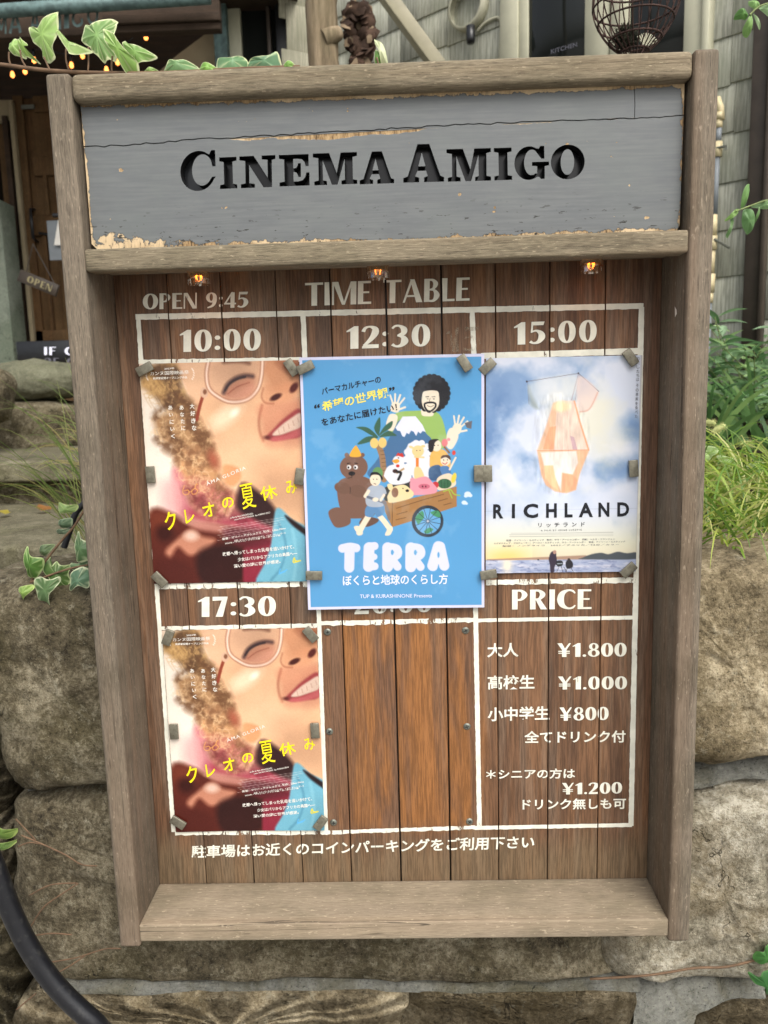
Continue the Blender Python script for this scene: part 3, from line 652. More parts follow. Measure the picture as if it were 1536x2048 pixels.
for s, bl, br, tl in [('大人', (974.3, 1315), (1036.8, 1314), (974.3, 1286.6)), ('高校生', (975.4, 1379.4), (1069, 1378), (975.4, 1351)),
        ('小中学生', (975.4, 1442.7), (1098.8, 1440), (975.4, 1414.5)), ('全てドリンク付', (1048.7, 1486.5), (1251, 1485), (1048.7, 1462)),
        ('＊シニアの方は', (972, 1559), (1150, 1557), (972, 1538.5)), ('ドリンク無しも可', (1045, 1620), (1251.7, 1618), (1045, 1598))]:
    kanji(s, bl, br, tl, bold=.022, label='white painted ' + s)
kanji('駐車場はお近くのコインパーキングをご利用下さい', (383, 1717), (1068, 1697), (383, 1691), 'paint', .022, 'white painted 駐車場はお近くのコインパーキングをご利用下さい')
def rule(a, b, wd=11, mat='paint', k=0):
    A, B = (np.array(xz(at(*q, YP))) for q in (a, b)); t = (B - A) / np.linalg.norm(B - A); n_ = np.array([-t[1], t[0]]) * wd / 2 / 1700
    ns = max(2, int(np.linalg.norm(B - A) / .004)); up, dn = [], []
    r = random.Random(int(a[0] + b[1] * 7)); am = .00035 if mat == 'paint' else .0009
    for i in range(ns + 1):
        p = A + (B - A) * i / ns; up.append(tuple(p + n_ + t * 0 + n_ / np.linalg.norm(n_) * r.uniform(-am, am) * .5)); dn.append(tuple(p - n_ + n_ / np.linalg.norm(n_) * r.uniform(-am, am)))
    return place('painted_line', clip_gaps(flat_shapes([(up + dn[::-1], [])], lambda u, v, q: (u, YP + .00008 * (1 + k), v))), M[mat], board)
rule((271, 634), (1287, 612)); rule((276, 632), (347, 1664), 9, k=1); rule((1283, 614), (1262, 1652), 11, k=1)
rule((606, 627), (610, 722), 10, k=2); rule((636, 1180), (652, 1662), 9, k=2); rule((944, 620), (948, 712), 10, k=2); rule((951, 1205), (959, 1655), 10, k=2)
rule((277, 724), (602, 719), 9, 'paint_worn'); rule((962, 712), (1282, 702), 12); rule((318, 1173), (624, 1168), 12, 'paint_worn'); rule((972, 1165), (1272, 1160), 11, 'paint_worn')
rule((322, 1257), (640, 1251), 9, 'paint_worn'); rule((640, 1247), (950, 1240), 10, 'paint_worn'); rule((951, 1241), (1266, 1235), 8)
rule((350, 1666), (655, 1665), 10, 'paint_worn'); rule((655, 1665), (950, 1655), 9, 'paint_worn'); rule((950, 1656), (1264, 1650), 9)
# countersunk screws with rust haloes in the empty poster place
def screw_mesh():
    mb = MB(); ax = Matrix.Rotation(math.pi / 2, 3, 'X'); lathe(mb, [(0, .0016), (.0030, .0015), (.0042, .0007), (.0046, 0)], 20, ax=ax)
    for k in range(2):
        mb.box((0, -.00165, 0), (.0045, .0003, .0009), Matrix.Rotation(k * math.pi / 2 + .4, 3, 'Y'), 1)
    me = mb.mesh(); me.materials.append(M['steel']); me.materials.append(M['black_plastic']); return me
sm = screw_mesh()
for px, py in ((655, 1264), (659, 1463), (667, 1645), (931, 1261), (934, 1453), (939, 1643)):
    put('screw', sm, None, board, at(px, py, D) - board.location, (0, random.uniform(0, 1.5), 0))
# a fleck of paper left on the inner face of the right post
place('paper_fleck', MB().add([(XI - .0004, .03, at(1340, 620, .03).z + q) for q in (0,)] + [(XI - .0004, .036, at(1340, 612, .03).z), (XI - .0004, .034, at(1340, 634, .03).z), (XI - .0004, .029, at(1340, 628, .03).z)], [(0, 1, 2, 3)]).mesh(), M['ink_white'], board)

# three filament bulbs hanging under the ceiling board, behind the lower rail
def bulb(px, py, lab):
    p = at(px, py, .046); zt = z1b + .0065
    t = thing('light_bulb', lab, 'light bulb', (p.x, p.y, zt), 'filament bulbs inside the notice board')
    L = zt - p.z
    mb = MB(); lathe(mb, [(.0085, 0), (.0085, -.006), (.0075, -.008)], 20); put('socket', mb.mesh(True), M['black_plastic'], t)
    r = .0122; prof = [(.0072, -.007), (.0098, -.012), (r, -.017)] + [(r, -L + r)] + [(r * math.cos(a), -L + r - r * math.sin(a)) for a in [math.pi / 2 * k / 7 for k in range(1, 8)]]
    mb = MB(); lathe(mb, prof, 28); put('glass_envelope', mb.mesh(True), M['bulb_glass'], t)
    mb = MB(); zb = -L + r * .75
    for k in range(4):
        a = k * math.pi / 2 + .8; x, y = .0042 * math.cos(a), .0042 * math.sin(a)
        mb.tube([(x * .7, y * .7, -.012), (x, y, (zb - .012) / 2), (x * .8, y * .8, zb)], .00055, 6)
    put('filament', mb.mesh(True), M['filament'], t)
    ld = bpy.data.lights.new('bulb_light', 'POINT'); ld.energy = .035; ld.color = (1, .5, .18); ld.shadow_soft_size = .004
    lo = bpy.data.objects.new('bulb_light', ld); COL.objects.link(lo); lo.parent = t; lo.location = (0, 0, zb - .002 + .006)
bulb(398, 567, 'lit filament bulb under the ceiling board, above the words OPEN 9:45')
bulb(756, 551, 'lit filament bulb under the ceiling board, above the words TIME TABLE')
bulb(1182, 543, 'lit filament bulb under the ceiling board, nearest the right post')
# ------------------------------------------------------------------ posters
def place_sheet(name, label, px4, y, cat='poster', thick=.0004, group=None):
    P = [at(*q, y) for q in px4]; c = sum(P, Vector()) / 4
    wd = ((P[1] - P[0]).length + (P[2] - P[3]).length) / 2; ht = ((P[3] - P[0]).length + (P[2] - P[1]).length) / 2
    a = ((P[1] - P[0]) + (P[2] - P[3])); an = math.atan2(-a.z, a.x)
    t = thing(name, label, cat, c, group, (0, an, 0)); return t, wd, ht
class Print:
    """text on a sheet, given in the coordinates of an enlarged view"""
    def __init__(s, cv): s.H = cv.H; s.by = {}; s.cv = cv
    def p(s, q): return np.array(ap(s.H, *q))
    def mb(s, mat, own=False):
        if own: k = (mat, len(s.by)); s.by[k] = MB(); return s.by[k]
        return s.by.setdefault((mat, 'c'), MB())
    def text(s, st, bl, br, tl, mat, bold=0.0, spacing=1.0, shear=0.0, lift=.0007, own=True):
        fit_text(st, s.p(bl), s.p(br), s.p(tl), bold, lift, shear, spacing, s.mb(mat, own), lambda x, z, l: (x, float(s.cv.lift(x, z)) - .0004, z))
    def ch(s, c, cx, cy, w_, h_, mat, bold=.01, rot=0):
        r = math.radians(rot); ux, uy = math.cos(r), -math.sin(r); vx, vy = math.sin(r), math.cos(r)
        f = lambda a, b: (cx + ux * a * w_ + vx * b * h_, cy + uy * a * w_ + vy * b * h_)
        s.text(c, f(-.5, .5), f(.5, .5), f(-.5, -.5), mat, bold, own=False)
    def build(s, parent):
        for mat, mb in s.by.items(): put('printed_text', mb.mesh(), M[mat[0]], parent)

# -- film flyer: close portrait of a laughing child with glasses
F2 = [(326, 1261), (634, 1255), (649, 1660), (351, 1663)]
F1 = [(277, 727), (600, 721), (612, 1161), (311, 1168)]
t2, w2, h2 = place_sheet('film_flyer', 'flyer of a laughing face in glasses with yellow title, below the painted 17:30', F2, D - .0018)
t1, w1, h1 = place_sheet('film_flyer', 'flyer of a laughing face in glasses with yellow title, below the painted 10:00', F1, D - .0018)
t2['group'] = t1['group'] = 'flyers of the laughing face in glasses'
t2['label'] = 'lower left flyer of a laughing face in glasses, under the painted 17:30'; t1['label'] = 'upper left flyer of a laughing face in glasses, under the painted 10:00'
cv = Canvas(w2, h2, 240, 334, [(66, 350), (1250, 322), (1312, 1890), (162, 1898)], (226, 190, 158))
sk = (226, 180, 142)
cv.poly([(60, 340), (340, 330), (420, 600), (360, 1000), (320, 1400), (130, 1420), (90, 900)], (238, 222, 206), 120)
cv.poly([(90, 560), (260, 640), (330, 900), (330, 1150), (380, 1350), (120, 1400), (80, 900)], (244, 234, 222), 90)
cv.poly([(330, 300), (1300, 280), (1340, 1560), (1080, 1380), (820, 1190), (690, 1150), (600, 980), (520, 800), (470, 620), (420, 500)], sk, 30)
cv.poly([(360, 320), (560, 320), (560, 520), (480, 620), (400, 520)], (226, 184, 150), 60)
cv.ell(860, 1010, 230, 180, (240, 196, 158), 200, .8); cv.ell(1130, 1200, 200, 170, (222, 172, 134), 200, .7)
cv.ell(700, 720, 130, 60, (250, 226, 196), 70, .8, -35); cv.ell(770, 690, 36, 22, (255, 246, 226), 30, 1, -40)
cv.poly([(600, 340), (960, 320), (940, 420), (640, 470)], (196, 150, 118), 80, .6)
cv.poly([(980, 320), (1260, 310), (1260, 520), (1090, 560), (1010, 470)], (196, 134, 98), 70, .75)
cv.poly([(1080, 330), (1250, 320), (1250, 420), (1150, 400)], (150, 92, 66), 50, .7)
cv.poly([(960, 640), (1240, 600), (1250, 700), (1100, 760), (1000, 850), (970, 760)], (214, 148, 116), 60, .8)
# hair
cv.poly([(70, 470), (170, 360), (330, 340), (370, 500), (440, 640), (420, 720), (260, 640), (150, 560)], (158, 122, 78), 50)
cv.poly([(240, 400), (330, 380), (380, 520), (440, 640), (360, 620), (290, 540)], (96, 68, 46), 50, .8)
cv.poly([(90, 500), (180, 440), (260, 520), (200, 560)], (188, 150, 96), 40, .8)
cv.poly([(170, 740), (260, 690), (400, 640), (500, 720), (560, 860), (610, 960), (590, 1060), (480, 1040), (330, 940), (220, 880)], (178, 138, 98), 60)
cv.poly([(440, 650), (520, 760), (600, 900), (620, 990), (520, 980), (450, 820)], (120, 84, 58), 60, .8)
cv.poly([(330, 930), (560, 960), (640, 1080), (680, 1200), (780, 1290), (700, 1400), (600, 1440), (480, 1340), (380, 1180)], (204, 154, 108), 50)
cv.poly([(320, 1090), (400, 1200), (440, 1330), (640, 1430), (900, 1400), (1060, 1440), (1040, 1560), (760, 1510), (480, 1450), (360, 1400), (330, 1260)], (182, 74, 92), 80)
cv.poly([(230, 1180), (360, 1150), (420, 1330), (360, 1410), (240, 1380)], (232, 172, 172), 100, .8)
cv.poly([(420, 1150), (620, 1180), (760, 1300), (660, 1420), (560, 1430), (450, 1330)], (202, 122, 106), 60, .85)
r_ = random.Random(4)
for k in range(60):
    a = r_.random(); cx = 230 + a * 380 + r_.uniform(-70, 90); cy = 720 + a * 620 + r_.uniform(-80, 120)
    if cx < 180 or cx > 730: continue
    R_ = r_.uniform(22, 52); a0 = r_.uniform(0, 6.28); pts = [(cx + R_ * math.cos(a0 + q * .55), cy + R_ * .9 * math.sin(a0 + q * .55)) for q in range(6)]
    cv.line(pts, r_.uniform(3, 7), r_.choice([(226, 184, 140), (120, 82, 56), (196, 150, 104), (240, 206, 168), (104, 70, 50)]), 9, r_.uniform(.3, .6))
for k in range(40):
    cx, cy = r_.uniform(90, 400), r_.uniform(370, 620); cv.line([(cx, cy), (cx + r_.uniform(10, 30), cy + 50), (cx + r_.uniform(40, 70), cy + 90)], 7, r_.choice([(196, 156, 106), (104, 76, 50), (214, 176, 130)]), 12, .4)
def curls(light, dark, sc, seed):
    def fn(X, Y, C):
        wx = X + 40 * (vnoise(X, Y, 90, seed + 1, 3) - .5); wy = Y + 60 * (vnoise(X, Y, 80, seed + 2, 3) - .5)
        r = 1 - np.clip(np.abs(vnoise(wx + wy * .3, wy, sc, seed, 4) - .5) * 7, 0, 1); r2 = vnoise(X, Y, sc * 1.7, seed + 5, 4)
        o = C + (np.array(light, float) - C) * (r ** 2 * .75)[..., None]; return o + (np.array(dark, float) - o) * (np.clip((r2 - .46) * 4, 0, .85))[..., None]
    return fn
cv.tex([(70, 460), (200, 350), (340, 330), (390, 500), (450, 640), (430, 720), (260, 660), (120, 590)], curls((206, 168, 112), (82, 58, 40), 60, 31), 50)
cv.tex([(150, 740), (210, 640), (300, 560), (450, 600), (540, 740), (630, 930), (620, 1060), (480, 1060), (290, 990), (170, 890)], curls((232, 196, 150), (104, 70, 46), 52, 41), 60)
cv.tex([(310, 930), (600, 960), (650, 1080), (690, 1200), (790, 1300), (700, 1420), (580, 1450), (450, 1340), (350, 1160)], curls((240, 206, 160), (124, 84, 58), 56, 51), 70, .9)
cv.tex([(420, 1200), (760, 1260), (960, 1420), (900, 1500), (640, 1440), (440, 1330)], curls((222, 140, 140), (110, 34, 48), 60, 61), 70, .7)
# dark companion in the lower left
cv.poly([(820, 1190), (960, 1260), (1080, 1390), (1060, 1500), (900, 1440), (780, 1360)], (52, 28, 28), 40)
cv.poly([(130, 1400), (300, 1400), (420, 1470), (700, 1500), (980, 1560), (1040, 1660), (960, 1920), (140, 1920)], (92, 36, 26), 50)
cv.poly([(130, 1400), (260, 1400), (320, 1500), (260, 1580), (140, 1560)], (120, 56, 38), 60, .8)
cv.poly([(400, 1450), (680, 1490), (720, 1540), (500, 1520), (420, 1480)], (216, 150, 136), 36, .8)
cv.poly([(360, 1560), (440, 1510), (520, 1560), (620, 1590), (560, 1660), (430, 1700), (340, 1640), (280, 1720), (250, 1660)], (200, 136, 110), 40)
cv.ell(440, 1560, 50, 34, (242, 206, 188), 40); cv.ell(240, 1540, 70, 60, (60, 20, 16), 60)
cv.poly([(480, 1700), (640, 1620), (820, 1640), (860, 1760), (800, 1900), (520, 1900)], (50, 20, 18), 60)
cv.poly([(180, 1720), (420, 1760), (460, 1920), (190, 1920)], (84, 30, 22), 60)
cv.poly([(850, 1640), (1050, 1600), (1000, 1760), (970, 1920), (840, 1920), (830, 1750)], (134, 40, 58), 24)
cv.poly([(700, 1510), (1040, 1520), (1040, 1620), (860, 1650), (720, 1590)], (96, 30, 42), 40, .8)
cv.poly([(1080, 1370), (1200, 1450), (1330, 1550), (1330, 1920), (940, 1920), (990, 1760), (1040, 1620)], (112, 176, 200), 20)
cv.line([(1100, 1480), (1150, 1620), (1120, 1780), (1040, 1880)], 14, (72, 132, 160), 20, .8); cv.line([(1200, 1520), (1230, 1700), (1210, 1880)], 18, (140, 200, 218), 26, .7)
cv.poly([(1150, 1420), (1330, 1540), (1330, 1580), (1200, 1490)], (36, 22, 24), 20)
# ear, glasses, eye, nose, mouth
cv.poly([(690, 1060), (790, 1080), (815, 1150), (760, 1210), (700, 1190), (680, 1130)], (232, 158, 112), 26); cv.ell(610, 1020, 34, 60, (170, 88, 66), 50, .8, -20)
cv.line([(540, 560), (510, 650), (488, 740)], 24, (140, 62, 42), 8); cv.ell(545, 550, 30, 38, (214, 176, 150), 8); cv.ell(550, 545, 14, 18, (130, 84, 60), 8)
g_ = [(578, 330), (562, 420), (580, 520), (650, 580), (740, 615), (860, 600), (940, 530), (972, 430), (980, 310)]
cv.poly(g_, (222, 180, 150), 20, .5); cv.line(g_, 34, (170, 118, 92), 10, .85); cv.line(g_, 20, (226, 188, 166), 7); cv.line(g_, 6, (250, 228, 212), 5)
cv.poly([(680, 560), (760, 500), (880, 470), (930, 500), (880, 580), (760, 600)], (206, 142, 118), 40, .8)
cv.poly([(690, 540), (740, 470), (830, 425), (915, 425), (930, 470), (870, 500), (780, 540), (720, 580)], (186, 126, 100), 50, .7); cv.line([(690, 550), (720, 492), (780, 450), (850, 432), (905, 436)], 26, (84, 60, 58), 26); cv.line([(700, 535), (735, 488), (790, 456), (850, 440)], 12, (44, 32, 36), 12); cv.line([(720, 560), (790, 510), (880, 480)], 7, (150, 84, 66), 10, .8)
cv.line([(690, 336), (800, 330), (880, 344)], 26, (112, 74, 58), 26, .8)
cv.poly([(1000, 480), (1070, 500), (1180, 480), (1240, 540), (1180, 610), (1060, 620), (990, 600)], (214, 150, 112), 40, .6)
cv.ell(1078, 582, 46, 20, (70, 28, 24), 12, 1, -25); cv.ell(1214, 516, 42, 24, (84, 34, 30), 14, 1, -50)
cv.line([(985, 520), (972, 580), (1000, 622), (1060, 628)], 10, (160, 92, 66), 18, .7)
cv.line([(975, 640), (952, 740), (960, 830), (985, 888)], 14, (166, 96, 72), 24, .8)
cv.poly([(980, 850), (1060, 750), (1180, 650), (1262, 610), (1280, 900), (1120, 930), (1010, 920)], (204, 136, 108), 70, .6); cv.poly([(1004, 866), (1060, 806), (1150, 724), (1262, 668), (1270, 850), (1150, 876), (1050, 886)], (158, 66, 68), 18)
cv.poly([(1050, 850), (1120, 790), (1190, 750), (1262, 712), (1262, 790), (1180, 822), (1090, 856)], (120, 46, 48), 16)
cv.poly([(1052, 846), (1110, 788), (1180, 738), (1266, 694), (1266, 792), (1190, 824), (1100, 852)], (226, 198, 180), 14)
for k in range(5): cv.line([(1098 + k * 36, 812 - k * 20), (1106 + k * 36, 846 - k * 22)], 4, (176, 130, 116), 10, .7)
cv.poly([(1040, 870), (1150, 850), (1268, 800), (1270, 850), (1160, 882), (1060, 892)], (192, 96, 98), 20); cv.ell(1014, 866, 24, 12, (90, 40, 36), 20)
sm_ = vnoise(cv.X, cv.Y, 260, 71, 3)[..., None]; cv.C = cv.C * (1 + (sm_ - .5) * .22) * np.array([.97, .955, .94])
cv.C += rng.normal(0, 3.0, cv.C.shape[:2])[..., None]
# hand-drawn marks
for q in ([(392, 1205), (380, 1250), (400, 1268), (425, 1258), (420, 1235), (392, 1240)], [(425, 1250), (445, 1245)], [(448, 1235), (450, 1262), (475, 1262), (490, 1240), (470, 1225), (448, 1240)], [(470, 1225), (480, 1195), (492, 1195)]):
    cv.line(q, 5, (236, 170, 90), 4)
cv.line([(1205, 1750), (1215, 1722), (1225, 1745), (1262, 1742), (1210, 1756)], 8, (236, 214, 40), 4); cv.line([(1110, 1800), (1104, 1830), (1160, 1806)], 6, (90, 180, 240), 4); cv.line([(1096, 1838), (1150, 1820)], 4, (90, 180, 240), 4)
for k in range(6):
    a = -1 + k * .4; cv.ell(443 + 26 * math.cos(a), 420 + 42 * math.sin(a), 7, 4, (250, 240, 226), 4, .9, 50); cv.ell(140 - 22 * math.cos(a), 425 + 40 * math.sin(a), 7, 4, (250, 240, 226), 4, .9, 50)
for k in range(9):
    y = 1462 + k * 12; x0 = 655 + 20 * math.sin(k * 2.1); cv.line([(x0, y + 36), (x0 + 480 - 9 * k, y - 28 + k)], 2.5, (236, 226, 220), 4, .65)
fm = cv.sheet(.0006)
pr = Print(cv)
pr.text('2023年', (252, 391), (326, 386), (252, 377), 'ink_white', .01); pr.text('カンヌ国際映画祭', (148, 431), (432, 420), (147, 404), 'ink_white')
pr.text('批評家週間オープニング作品', (168, 459), (420, 451), (168, 443), 'ink_white', .015)
for col_, x, y, dx, dy, hh in (('大好きな', 455, 645, 4.5, 51, 38), ('あなたに', 377, 655, 3.5, 48, 33), ('あいにいく', 293, 655, 4.5, 50, 33)):
    for k, c in enumerate(col_): pr.ch(c, x + dx * k, y + dy * k, hh * .9, hh * .92 if c != 'い' else hh * .7, 'ink_white', .012)
pr.text('ÂMA GLORIA', (560, 1205), (854, 1090), (550, 1176), 'ink_white', .0, 1.25)
for c, x, y, a, b, ro in (('ク', 288, 1450, 92, 130, 12), ('レ', 430, 1420, 72, 100, 8), ('オ', 572, 1375, 92, 100, 12), ('の', 716, 1326, 88, 76, 14), ('夏', 866, 1280, 104, 176, 10), ('休', 1022, 1256, 128, 100, 12), ('み', 1192, 1218, 84, 96, 14)):
    pr.ch(c, x, y, a, b, 'ink_yellow', .003 if c == '夏' else .014, ro)
pr.text('un film de Marie AMACHOUKELI', (735, 1440), (905, 1410), (733, 1428), 'ink_white'); pr.text('Louise MAUROY-PANZANI  Ilça MORENO ZEGO', (765, 1455), (1035, 1405), (763, 1442), 'ink_white')
pr.text('監督：マリー・アマシュケリ  製作：Lilies Films', (675, 1592), (1150, 1518), (673, 1576), 'ink_white', .012); pr.text('出演：ルイーズ・モーロワ＝パンザニ、イルサ・モレノ・ゼーゴ', (765, 1604), (1150, 1550), (763, 1590), 'ink_white', .012)
pr.text('2023年／フランス／フランス語・カーボベルデ語', (695, 1622), (1110, 1566), (693, 1610), 'ink_white', .012)
pr.text('故郷へ帰ってしまった乳母を追いかけて、', (676, 1706), (1216, 1656), (673, 1678), 'ink_white', .014); pr.text('少女はパリからアフリカの島国へ―', (790, 1745), (1238, 1702), (787, 1718), 'ink_white', .014); pr.text('深い愛の絆に世界が感涙。', (760, 1792), (1112, 1758), (757, 1766), 'ink_white', .014)
put('printed_sheet', fm, M['print'], t2); pr.build(t2)
for ch in list(t2.children):
    c = ch.copy(); COL.objects.link(c); c.parent = t1; c.scale = (w1 / w2, 1, h1 / h2)

# -- film poster: pale sky, patched cloth garment, lake at the foot
F3 = [(971, 717), (1283, 710), (1272, 1143), (972, 1146)]
t3, w3, h3 = place_sheet('film_poster', 'cloudy sky poster with a hanging orange cloth, titled RICHLAND, below 15:00', F3, D - .0018)
cv = Canvas(w3, h3, 240, 334, [(46, 72), (1380, 42), (1337, 1893), (52, 1897)], (190, 208, 232))
n1, n2, n3 = vnoise(cv.X, cv.Y, 420, 3), vnoise(cv.X, cv.Y, 300, 8), vnoise(cv.X, cv.Y, 170, 5)
def shade(base, col, a):
    a = np.clip(a, 0, 1)[..., None]; return base * (1 - a) + np.array(col, float) * a
X, Y = cv.X, cv.Y
C = cv.C
blue = np.exp(-(((X - 250) / 300) ** 2 + ((Y - 330) / 230) ** 2)) * 1.3 + np.exp(-(((X - 80) / 150) ** 2 + ((Y - 720) / 220) ** 2)) * 1.1 + np.exp(-(((X - 1300) / 130) ** 2 + ((Y - 650) / 160) ** 2)) + np.exp(-(((X - 1180) / 260) ** 2 + ((Y - 1000) / 130) ** 2)) * .8 + np.exp(-(((X - 420) / 130) ** 2 + ((Y - 930) / 120) ** 2)) * .6
C = shade(C, (222, 226, 240), np.full(X.shape, 1.0) * .8)
C = shade(C, (118, 152, 196), (blue + (n1 - .5) * 2.2 - .05) * 1.6)
C = shade(C, (84, 122, 174), (blue + (n2 - .5) * 1.8 - .75) * 1.5)
C = shade(C, (232, 228, 208), (np.exp(-(((X - 950) / 330) ** 2 + ((Y - 620) / 420) ** 2)) + (n2 - .5) * 1.2 - .3) * 1.5)
C = shade(C, (246, 244, 250), ((n3 - .5) * 2.6 + (n1 - .5)) * .6 * (Y < 1500))
C = shade(C, (214, 222, 240), np.exp(-((Y - 1300) / 150) ** 2) * .6)
C = shade(C, (238, 232, 196), np.clip((Y - 1380) / 260, 0, 1) * .9)
C = shade(C, (250, 206, 110), np.exp(-(((X - 230) / 230) ** 2 + ((Y - 1760) / 90) ** 2)) * (Y < 1785))
C = shade(C, (222, 196, 150), np.clip((Y - 1640) / 140, 0, 1) * .5 * (X > 450))
C = shade(C, (160, 170, 200), (Y > 1785) * 1.0)
C = shade(C, (206, 206, 220), (Y > 1785) * np.clip((vnoise(X, Y * 4, 90, 2) - .45) * 4, 0, 1))
C = shade(C, (96, 108, 150), (Y > 1785) * np.clip((vnoise(X, Y * 5, 60, 12) - .55) * 5, 0, 1) * .8)
C = shade(C, (255, 238, 200), np.exp(-(((X - 235) / 40) ** 2 + ((Y - 1830) / 60) ** 2)) * (Y > 1785))
cv.C = C
cv.poly([(60, 1775), (300, 1770), (600, 1762), (900, 1750), (940, 1760), (940, 1786), (60, 1786)], (150, 106, 82), 8, .8, False)
cv.poly([(880, 1770), (960, 1740), (1040, 1730), (1100, 1742), (1180, 1722), (1260, 1735), (1340, 1730), (1340, 1786), (880, 1784)], (54, 60, 64), 8)
cv.C = cv.C * .5 + .5 * (cv.C.mean((0, 1)) * .35 + cv.C * .65)
# cloth
cv.line([(395, 268), (620, 232), (835, 198), (1010, 352)], 5, (96, 90, 100), 4, 1, False); cv.line([(400, 280), (412, 460)], 4, (120, 120, 124), 4, .7); cv.line([(835, 200), (775, 425)], 6, (130, 96, 110), 4, .8); cv.line([(845, 210), (805, 425)], 4, (130, 96, 110), 4, .6)
cv.ell(393, 268, 9, 9, (70, 70, 84), 4); cv.ell(834, 198, 8, 8, (70, 70, 84), 4)
cv.poly([(410, 300), (440, 380), (500, 500), (440, 480), (415, 420)], (150, 158, 150), 30, .7); cv.poly([(420, 280), (830, 215), (790, 400), (640, 420), (500, 470)], (236, 234, 226), 50, .5)
cv.poly([(840, 220), (1005, 355), (930, 500), (850, 520), (820, 440)], (232, 206, 196), 20, .7); cv.line([(1000, 360), (930, 500), (850, 525)], 8, (214, 150, 130), 12, .8)
cv.poly([(620, 450), (700, 430), (800, 430), (850, 600), (930, 850), (480, 855), (560, 650)], (236, 210, 192), 16, .92, False)
cv.poly([(620, 450), (655, 440), (640, 640), (620, 650), (525, 850), (488, 855), (560, 650)], (232, 184, 150), 14, .85, False)
cv.poly([(590, 655), (645, 645), (628, 848), (530, 848)], (230, 164, 124), 12, .9, False); cv.line([(800, 435), (850, 620), (925, 850)], 14, (232, 164, 124), 8, .9, False)
cv.poly([(765, 730), (800, 740), (830, 850), (790, 848)], (196, 160, 170), 8, .8, False); cv.ell(690, 480, 70, 46, (246, 226, 180), 30, .9)
for x in (660, 700, 740): cv.line([(x, 520), (x - 4, 700), (x + 2, 840)], 3, (218, 170, 146), 6, .6)
cv.poly([(485, 858), (930, 852), (850, 1060), (820, 1190), (740, 1220), (640, 1205), (560, 1150), (520, 1060)], (232, 180, 142), 12, .95, False)
cv.poly([(515, 870), (820, 858), (835, 960), (790, 1060), (700, 1045), (690, 1200), (640, 1080), (620, 985), (545, 985)], (238, 230, 222), 12, .95, False)
cv.poly([(545, 985), (620, 982), (665, 1190), (600, 1150), (555, 1080)], (236, 202, 156), 12, .95, False); cv.poly([(705, 1050), (790, 1062), (830, 1100), (815, 1190), (700, 1215)], (230, 172, 134), 12, .95, False)
cv.line([(490, 856), (925, 850)], 6, (226, 146, 100), 5)
cv.tex([(490, 440), (840, 430), (940, 860), (740, 1230), (480, 1100)], lambda X, Y, C: C * (1 + (vnoise(X * 2.2, Y * .5, 60, 77, 5) - .5)[..., None] * .30), 30)
# two people on the shore
for q, c in (([(610, 1722), (650, 1715), (655, 1760), (660, 1810), (640, 1850), (636, 1892), (606, 1892), (600, 1830), (590, 1780)], (60, 52, 66)),): cv.poly(q, c, 5)
cv.ell(640, 1722, 15, 17, (176, 140, 124), 5); cv.poly([(735, 1810), (765, 1782), (795, 1815), (792, 1855), (745, 1862)], (48, 46, 52), 5); cv.ell(762, 1788, 12, 13, (54, 48, 50), 4)
cv.poly([(655, 1800), (700, 1795), (712, 1820), (700, 1842), (660, 1840)], (44, 46, 50), 4); cv.line([(665, 1822), (702, 1820)], 8, (170, 180, 190), 3)
for a, b in (((680, 1842), (660, 1892)), ((695, 1842), (712, 1892)), ((750, 1860), (735, 1892)), ((780, 1858), (800, 1890)), ((720, 1850), (745, 1892))): cv.line([a, b], 4, (48, 46, 52), 3)
cv.ell(500, 1786, 9, 4, (40, 40, 44), 3)
for y in (1558, 1572, 1587): cv.line([(230 + (y % 5) * 12, y), (1140, y - 3)], 3.5, (120, 118, 116), 4, .55)
cv.line([(52, 1368), (1360, 1350)], 2, (150, 160, 176), 4, .6)
cv.poly([(1365, 40), (1390, 40), (1345, 1900), (1338, 1900)], (176, 166, 150), 5, .5, False)
pr = Print(cv); y0, y1 = 1308, 1430
for c, a, b in (('R', 113, 200), ('I', 272, 298), ('C', 370, 495), ('H', 563, 655), ('L', 722, 790), ('A', 843, 965), ('N', 1013, 1107), ('D', 1175, 1277)):
    s_ = -.0095; pr.text(c, (a, 1431 + (a - 113) * s_), (b, 1431 + (b - 113) * s_), (a, 1309 + (a - 113) * s_), 'ink_black', .035 if c != 'I' else .01)
pr.text('リッチランド', (497, 1508), (895, 1502), (497, 1472), 'ink_black', .006, 1.9); pr.text('A FILM BY IRENE LUSZTIG', (520, 1542), (870, 1537), (520, 1529), 'ink_black', 0, 1.5)
pr.text('監督：アイリーン・ルスティック　製作：サラ・アーシャンボー　撮影：ヘルキ・フランツェン', (227, 1626), (1155, 1620), (227, 1610), 'ink_grey', .01)
pr.text('エグゼクティブ・プロデューサー：アーロン・ルスティック、サラ・アーシャンボー　音楽：アイリーン・ルスティック', (120, 1650), (1242, 1642), (120, 1635), 'ink_grey', .01)
pr.text('配給：ノンデライコ　2023／アメリカ／93分／カラー', (195, 1672), (1190, 1666), (195, 1658), 'ink_grey', .01, 1.3)
for k, (c, y) in enumerate(zip('わたしたちはその果実を食べた', (70, 106, 142, 180, 215, 250, 300, 340, 377, 415, 455, 490, 527, 565))):
    pr.ch(c, 1345 - .027 * (y - 70), y, 26, 28, 'ink_grey', .006)
put('printed_sheet', cv.sheet(.0007), M['print'], t3); pr.build(t3)

